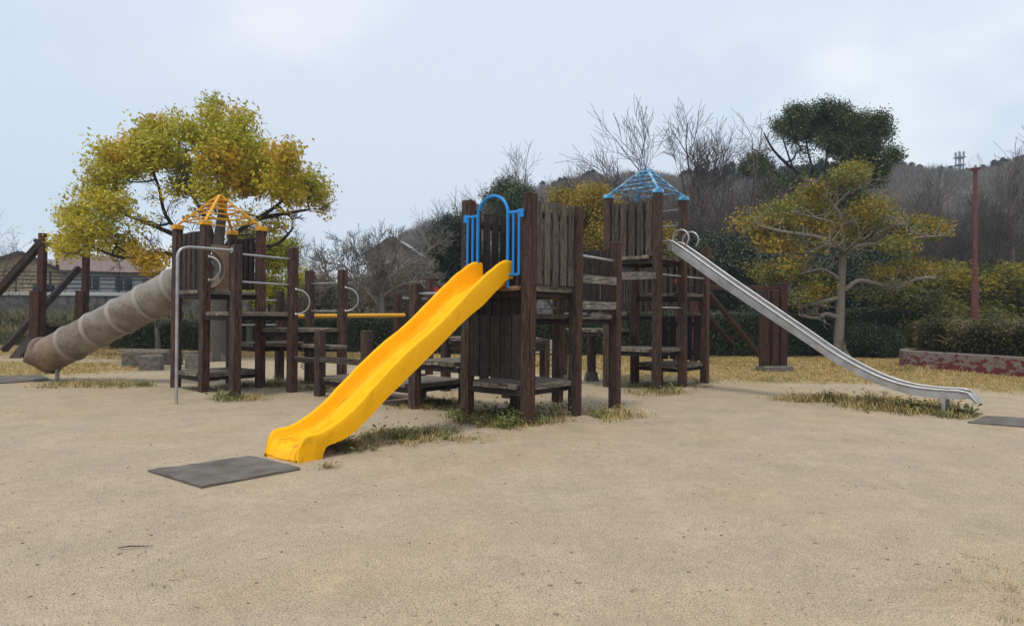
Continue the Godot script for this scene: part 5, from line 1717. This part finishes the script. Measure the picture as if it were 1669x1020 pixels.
func skin_flat(rows: Array) -> ArrayMesh:
	var mb := MB.new()
	for j in rows.size() - 1:
		for i in rows[0].size() - 1:
			var a: Vector3 = rows[j][i]
			var b: Vector3 = rows[j][i + 1]
			var c: Vector3 = rows[j + 1][i + 1]
			var d: Vector3 = rows[j + 1][i]
			var nn := (d - a).cross(b - a).normalized()
			var u0 := j * .055
			var u1 := u0 + .055
			var hh := [a, b, c, d].map(func(p): return clampf(1.0 - p.y / .5, .003, .995))
			mb.quad(a, b, c, d, nn, Color.WHITE, Vector2(u0, hh[0]), Vector2(u0, hh[1]), Vector2(u1, hh[2]), Vector2(u1, hh[3]))
	return mb.mesh()
func make_small() -> void:
	mat_sheet("rubber_mat", "grey black rubber mat at the foot of the yellow slide", [[240, 769], [405, 744], [489, 767], [328, 796]], .016, 1)
	mat_sheet("rubber_mat", "grey rubber mat at the foot of the steel slide", [[1578, 688], [1606, 677], [1720, 684], [1720, 700]], .016, 2)
	mat_sheet("rubber_mat", "pale dusty mat before the mouth of the tube slide", [[-40, 616], [62, 611], [80, 618], [-40, 627]], .02, 3)
	# bench: concrete blocks with planks
	var at := gpt(262, 594)
	var o := thing("block_bench", "low plank bench on square concrete blocks behind the tube slide", "bench", at)
	var blocks := [[207, 596, .5], [236, 603, .5], [270, 594, .5], [308, 600, .45]]
	for b in blocks:
		var p := gpt(b[0] + 10, b[1]) - at
		var q := box_part(o, "block", Vector3(p.x, .13, p.z), Vector3(b[2], .48, .45), Color.WHITE, M.concrete, .02)
		q.rotation.y = .3
	for s in [[[196, 567], [276, 563], 18.9], [[204, 571], [300, 570], 18.0], [[270, 572], [322, 573], 18.0]]:
		var a := pt(s[0][0], s[0][1], s[2]) - at
		var b := pt(s[1][0], s[1][1], s[2]) - at
		var pl := piece(o, "plank", Vector3((a.x + b.x) * .5, .40, (a.z + b.z) * .5), Vector3(a.distance_to(b), .055, .36), six(vary(PALE * 1.1)), .006)
		pl.rotation.y = rng.randf_range(-.06, .06)
	# far little bench
	at = gpt(884, 597)
	o = thing("park_bench", "small grey bench seen under the slide tower", "bench", at)
	box_part(o, "seat", Vector3(0, .4, 0), Vector3(.9, .05, .35), Color(.3, .28, .25), M.stone)
	box_part(o, "backrest", Vector3(.25, .6, -.18), Vector3(.5, .3, .05), Color(.3, .28, .25), M.stone)
	for x in [-.35, .35]: box_part(o, "leg", Vector3(x, .18, 0), Vector3(.08, .4, .3), Color(.35, .34, .32), M.stone)
	# red panel of a far play item
	at = base_at(708, 30)
	o = thing("red_sign", "small red board on a thin post before the dark evergreen", "sign", at)
	pipe(o, "post", [Vector3(.15, -.1, 0), Vector3(.15, 2.5, 0)], .03, M.dark_metal)
	var y := pt(708, 473, 30).y
	beam(o, "board", Vector3(-.18, y - .05, .04), Vector3(.18, y + .03, .04), .26, .03, six(Color.WHITE), M.red_plastic, .01, Vector3.BACK)
func tuft(n: int, h: float, spread: float, lean: float, w: float, sd: int) -> ArrayMesh:
	var r := RandomNumberGenerator.new()
	r.seed = sd
	var mb := MB.new()
	for i in n:
		var p := Vector3(r.randfn() * spread, 0, r.randfn() * spread)
		var a := r.randf() * TAU
		var d := Vector3(cos(a), 0, sin(a))
		var s := Vector3(-d.z, 0, d.x) * w * .5
		var hh := h * r.randf_range(.45, 1.2)
		var ln := lean * r.randf_range(.3, 1.3)
		var m := p + d * hh * ln * .35 + Vector3(0, hh * .6, 0)
		var t := p + d * hh * ln + Vector3(0, hh * (1.0 - ln * .35), 0)
		var nn := (Vector3.UP + d * .3).normalized()
		var k := r.randf_range(.75, 1.25)
		var c := Color(k, k, k)
		mb.quad(p + s, p - s, m - s * .8, m + s * .8, nn, c)
		mb.tri(m + s * .8, m - s * .8, t, nn, c)
	return mb.mesh()
func make_turf() -> void:
	# stuff that nobody could count: turf, weeds, reeds, pebbles, litter
	var straw := [Color(.62, .46, .18), Color(.54, .41, .15), Color(.66, .51, .24), Color(.46, .38, .14), Color(.56, .37, .14)]
	var green := [Color(.13, .17, .04), Color(.16, .20, .045), Color(.11, .14, .04), Color(.21, .21, .06)]
	var tf := []
	var co := []
	while tf.size() < 52000:
		var d := rng.randf_range(12.0, 29.0)
		var x := rng.randf_range(-.80, .82) * d
		if rng.randf() > grass_at(x, d) * .9 + .0: continue
		var s := rng.randf_range(.6, 1.3)
		tf.append(Transform3D(Basis(Vector3.UP, rng.randf() * TAU).scaled(Vector3(s, s * (1.0 if rng.randf() < .85 else 1.7), s)), Vector3(x, gh(x, d) - .005, -d)))
		co.append(pick(straw, .2) if nz.get_noise_2d(x * 14.0, d * 14.0) < .35 or rng.randf() < .5 else pick([Color(.24, .23, .08), Color(.2, .21, .07)], .2))
	tag(scatter(self, "dry_grass", tuft(9, .055, .06, .9, .006, 11), M.grass, tf, co), "short straw coloured winter grass along the park edge", "grass", "", "stuff")
	# weeds: [px, py, half width px, half depth px, n, green share, height]
	var wt := [[], [], []]
	var wc := [[], [], []]
	for q in [[650, 713, 90, 13, 420, .55, 1.0], [560, 728, 40, 10, 170, .75, 1.1], [700, 706, 40, 8, 120, .5, .8], [790, 682, 62, 12, 520, .75, 1.2], [840, 693, 44, 8, 330, .8, 1.3], [880, 684, 40, 10, 160, .35, 1.0], [1005, 677, 45, 8, 230, .35, 1.1], [985, 680, 18, 5, 80, .95, .9], [690, 664, 46, 7, 220, .4, 1.1], [720, 655, 60, 6, 200, .5, .9], [368, 650, 20, 5, 90, .9, 1.2], [405, 650, 26, 5, 90, .3, 1.0], [450, 628, 60, 6, 240, .35, 1.2], [540, 632, 50, 6, 240, .3, 1.2], [590, 640, 40, 6, 120, .4, 1.0], [1070, 640, 44, 5, 220, .35, 1.2], [1100, 630, 60, 5, 160, .6, 1.0], [1040, 628, 50, 4, 130, .45, 1.0], [1345, 652, 55, 5, 330, .25, 1.6], [1430, 660, 70, 6, 460, .18, 1.6], [1500, 668, 50, 6, 360, .3, 1.6], [1560, 674, 36, 6, 240, .7, 1.3], [1290, 649, 40, 3, 120, .2, 1.0], [150, 628, 80, 4, 420, .25, 1.2], [235, 629, 18, 3, 90, .9, .9], [770, 716, 60, 8, 90, .2, .6], [535, 763, 14, 3, 26, .4, .7], [905, 668, 50, 9, 130, .5, 1.0], [1640, 950, 90, 60, 130, .15, .28], [300, 945, 50, 22, 24, .3, .25], [1150, 800, 300, 60, 60, .15, .25], [950, 735, 110, 14, 70, .15, .3], [1480, 600, 160, 8, 320, .1, 1.8]]:
		for i in int(q[4] * .6):
			var a := rng.randf() * TAU
			var r := pow(rng.randf(), .8) * 1.15 * (1.0 + nz.get_noise_2d(cos(a) * 80.0 + q[0], sin(a) * 80.0) * .9)
			var p := gpt(q[0] + cos(a) * r * q[2], q[1] + sin(a) * r * q[3])
			var gr: bool = rng.randf() < q[5] * (.55 + .9 * clampf(nz.get_noise_2d(p.x * 160.0, p.z * 160.0) + .5, 0, 1))
			var k := 0 if not gr else (1 if rng.randf() < .5 else 2)
			var s: float = q[6] * rng.randf_range(.5, 1.25)
			wt[k].append(Transform3D(Basis(Vector3.UP, rng.randf() * TAU).scaled(Vector3(s, s * (1.0 if rng.randf() < .9 else 1.8), s)), Vector3(p.x, gh(p.x, -p.z) - .004, p.z)))
			wc[k].append(pick(green if gr else straw, .25))
	tag(scatter(self, "withered_grass", tuft(10, .085, .05, 1.0, .006, 12), M.grass, wt[0], wc[0]), "withered straw tufts round the posts and slide feet", "grass", "", "stuff")
	tag(scatter(self, "green_grass", tuft(10, .075, .045, .8, .007, 13), M.grass, wt[1], wc[1]), "fresh green grass tufts round the posts and slide feet", "grass", "", "stuff")
	tag(scatter(self, "weeds", leaf_clump(12, .07, .045, .02, -.3, 14), M.grass, wt[2], wc[2]), "low leafy weeds round the posts and slide feet", "weeds", "", "stuff")
	# leaf litter under the hedges
	tf = []; co = []
	while tf.size() < 8000:
		var d := rng.randf_range(14.0, 26.5)
		var x := rng.randf_range(-.7, .8) * d
		if rng.randf() > grass_at(x, d) * clampf((d - 14.0) / 8.0, .1, 1.0): continue
		tf.append(Transform3D(rturn(rng.randf_range(.5, 1.1)), Vector3(x, gh(x, d) + .015, -d)))
		co.append(pick([Color(.55, .30, .08), Color(.46, .24, .07), Color(.60, .38, .11), Color(.38, .22, .09)], .25))
	tag(scatter(self, "leaf_litter", leaf_clump(3, .14, .085, .045, 0.0, 15), M.grass, tf, co), "fallen orange brown leaves scattered before the hedges", "leaf litter", "", "stuff")
	# pebbles and crumbs on the sand
	var pb := MB.new()
	pb.tube([Vector3(0, -.3, 0), Vector3(0, .1, 0), Vector3(0, .55, 0), Vector3(0, .8, 0)], [.8, 1.0, .75, .25], 6, Color.WHITE)
	tf = []; co = []
	for i in 15000:
		var d := 2.6 + pow(rng.randf(), 1.6) * 15.0
		var x := rng.randf_range(-.80, .80) * d
		if nz.get_noise_2d(x * 70.0, d * 70.0) < rng.randf_range(-.35, .35): continue
		var s := .002 + pow(rng.randf(), 9.0) * .010
		tf.append(Transform3D(Basis(Vector3.UP, rng.randf() * TAU).scaled(Vector3(s * rng.randf_range(.7, 1.4), s * .8, s)), Vector3(x, gh(x, d), -d)))
		co.append(pick([Color(.36, .30, .21), Color(.50, .43, .32), Color(.28, .22, .16), Color(.62, .56, .47), Color(.34, .27, .19)], .2))
	tag(scatter(self, "pebbles", pb.mesh(), M.stone, tf, co), "tiny pebbles and crumbs strewn over the sand", "pebbles", "", "stuff")
	# short bits of straw and twig on the sand
	tf = []; co = []
	for i in 480:
		var d := 2.6 + pow(rng.randf(), 1.5) * 13.0
		var x := rng.randf_range(-.80, .80) * d
		tf.append(Transform3D(Basis(Vector3.UP, rng.randf() * TAU).scaled(Vector3.ONE * rng.randf_range(.25, .9)), Vector3(x, gh(x, d) + .002, -d)))
		co.append(pick([Color(.18, .13, .09), Color(.32, .24, .12), Color(.12, .09, .07)], .2))
	var st := MB.new()
	st.tube([Vector3(-.025, 0, 0), Vector3(0, .002, .004), Vector3(.03, 0, -.003)], [.0012, .0016, .0008], 4, Color.WHITE)
	tag(scatter(self, "straw_bits", st.mesh(), M.stone, tf, co), "short bits of straw and twig lying on the sand", "straw", "", "stuff")
	var tg := gpt(218, 893)
	var twg := MB.new()
	twg.tube([Vector3(-.09, .006, .02), Vector3(-.03, .012, 0), Vector3(.04, .008, -.012), Vector3(.1, .005, -.03)], [.004, .005, .004, .002], 5, Color(.10, .08, .06))
	var tn := put(self, "fallen_twig", twg.mesh(), M.stone)
	tn.position = tg
	tag(tn, "small dark twig lying on the sand before the rubber mat", "twig")
	# reeds and rough bank below the road
	tf = []; co = []
	for i in 6500:
		var d := rng.randf_range(29.0, 38.0)
		var x := lerpf(-31.0, -12.0, rng.randf()) if rng.randf() < .72 else lerpf(-12.0, -2.5, rng.randf())
		var sc := rng.randf_range(.6, 1.15) * (1.0 if d > 32.0 else .55)
		tf.append(Transform3D(Basis(Vector3.UP, rng.randf() * TAU).scaled(Vector3(sc, sc, sc)), Vector3(x, 0, -d)))
		var dry: bool = d < 31.5 or x > -12.0 or rng.randf() < .12
		co.append(pick([Color(.36, .25, .10), Color(.42, .29, .13), Color(.28, .20, .09)], .2) if dry and (d > 30.0 or x > -20.0) else pick([Color(.12, .135, .045), Color(.15, .15, .05), Color(.09, .105, .04)], .25))
	tag(scatter(self, "reeds", tuft(16, 1.5, .28, .45, .03, 16), M.grass, tf, co), "tall green and straw reeds on the bank below the road", "reeds", "", "stuff")

func _ready() -> void:
	rng.seed = 20240311
	nz.seed = 11
	nz.frequency = .01
	nz.fractal_octaves = 3
	var cam := Camera3D.new()
	cam.name = "camera"
	cam.position = Vector3(0, CAM_H, 0)
	cam.rotation = Vector3(PITCH, 0, ROLL)
	cam.fov = rad_to_deg(2.0 * atan(510.0 / FPX))
	cam.near = .05
	cam.far = 1500
	add_child(cam)
	cam.current = true
	var env := Environment.new()
	env.background_mode = Environment.BG_SKY
	env.sky = make_sky()
	env.background_energy_multiplier = 1.0
	env.tonemap_mode = Environment.TONE_MAPPER_LINEAR
	env.tonemap_exposure = 1.25
	env.sdfgi_enabled = true
	env.ssao_enabled = true
	env.ssil_enabled = true
	env.fog_enabled = true
	env.fog_density = .0008
	env.fog_light_color = Color(.74, .80, .88)
	var we := WorldEnvironment.new()
	we.name = "world_environment"
	we.environment = env
	add_child(we)
	var sun := DirectionalLight3D.new()
	sun.name = "sun"
	sun.light_energy = .5
	sun.light_angular_distance = 14
	sun.light_color = Color(1, .97, .92)
	sun.shadow_enabled = true
	sun.rotation_degrees = Vector3(-66, -28, 0)
	add_child(sun)
	make_materials()
	find_feet()
	make_ground()
	make_backdrop()
	make_trees()
	make_hedges()
	yellow_tower()
	left_steps()
	fire_pole()
	low_bridge()
	entry_steps()
	slide_tower()
	side_platform()
	blue_tower()
	back_platform()
	walkway()
	far_frames()
	yellow_slide()
	steel_slide()
	tube_slide()
	cable_frames()
	make_small()
	make_turf()
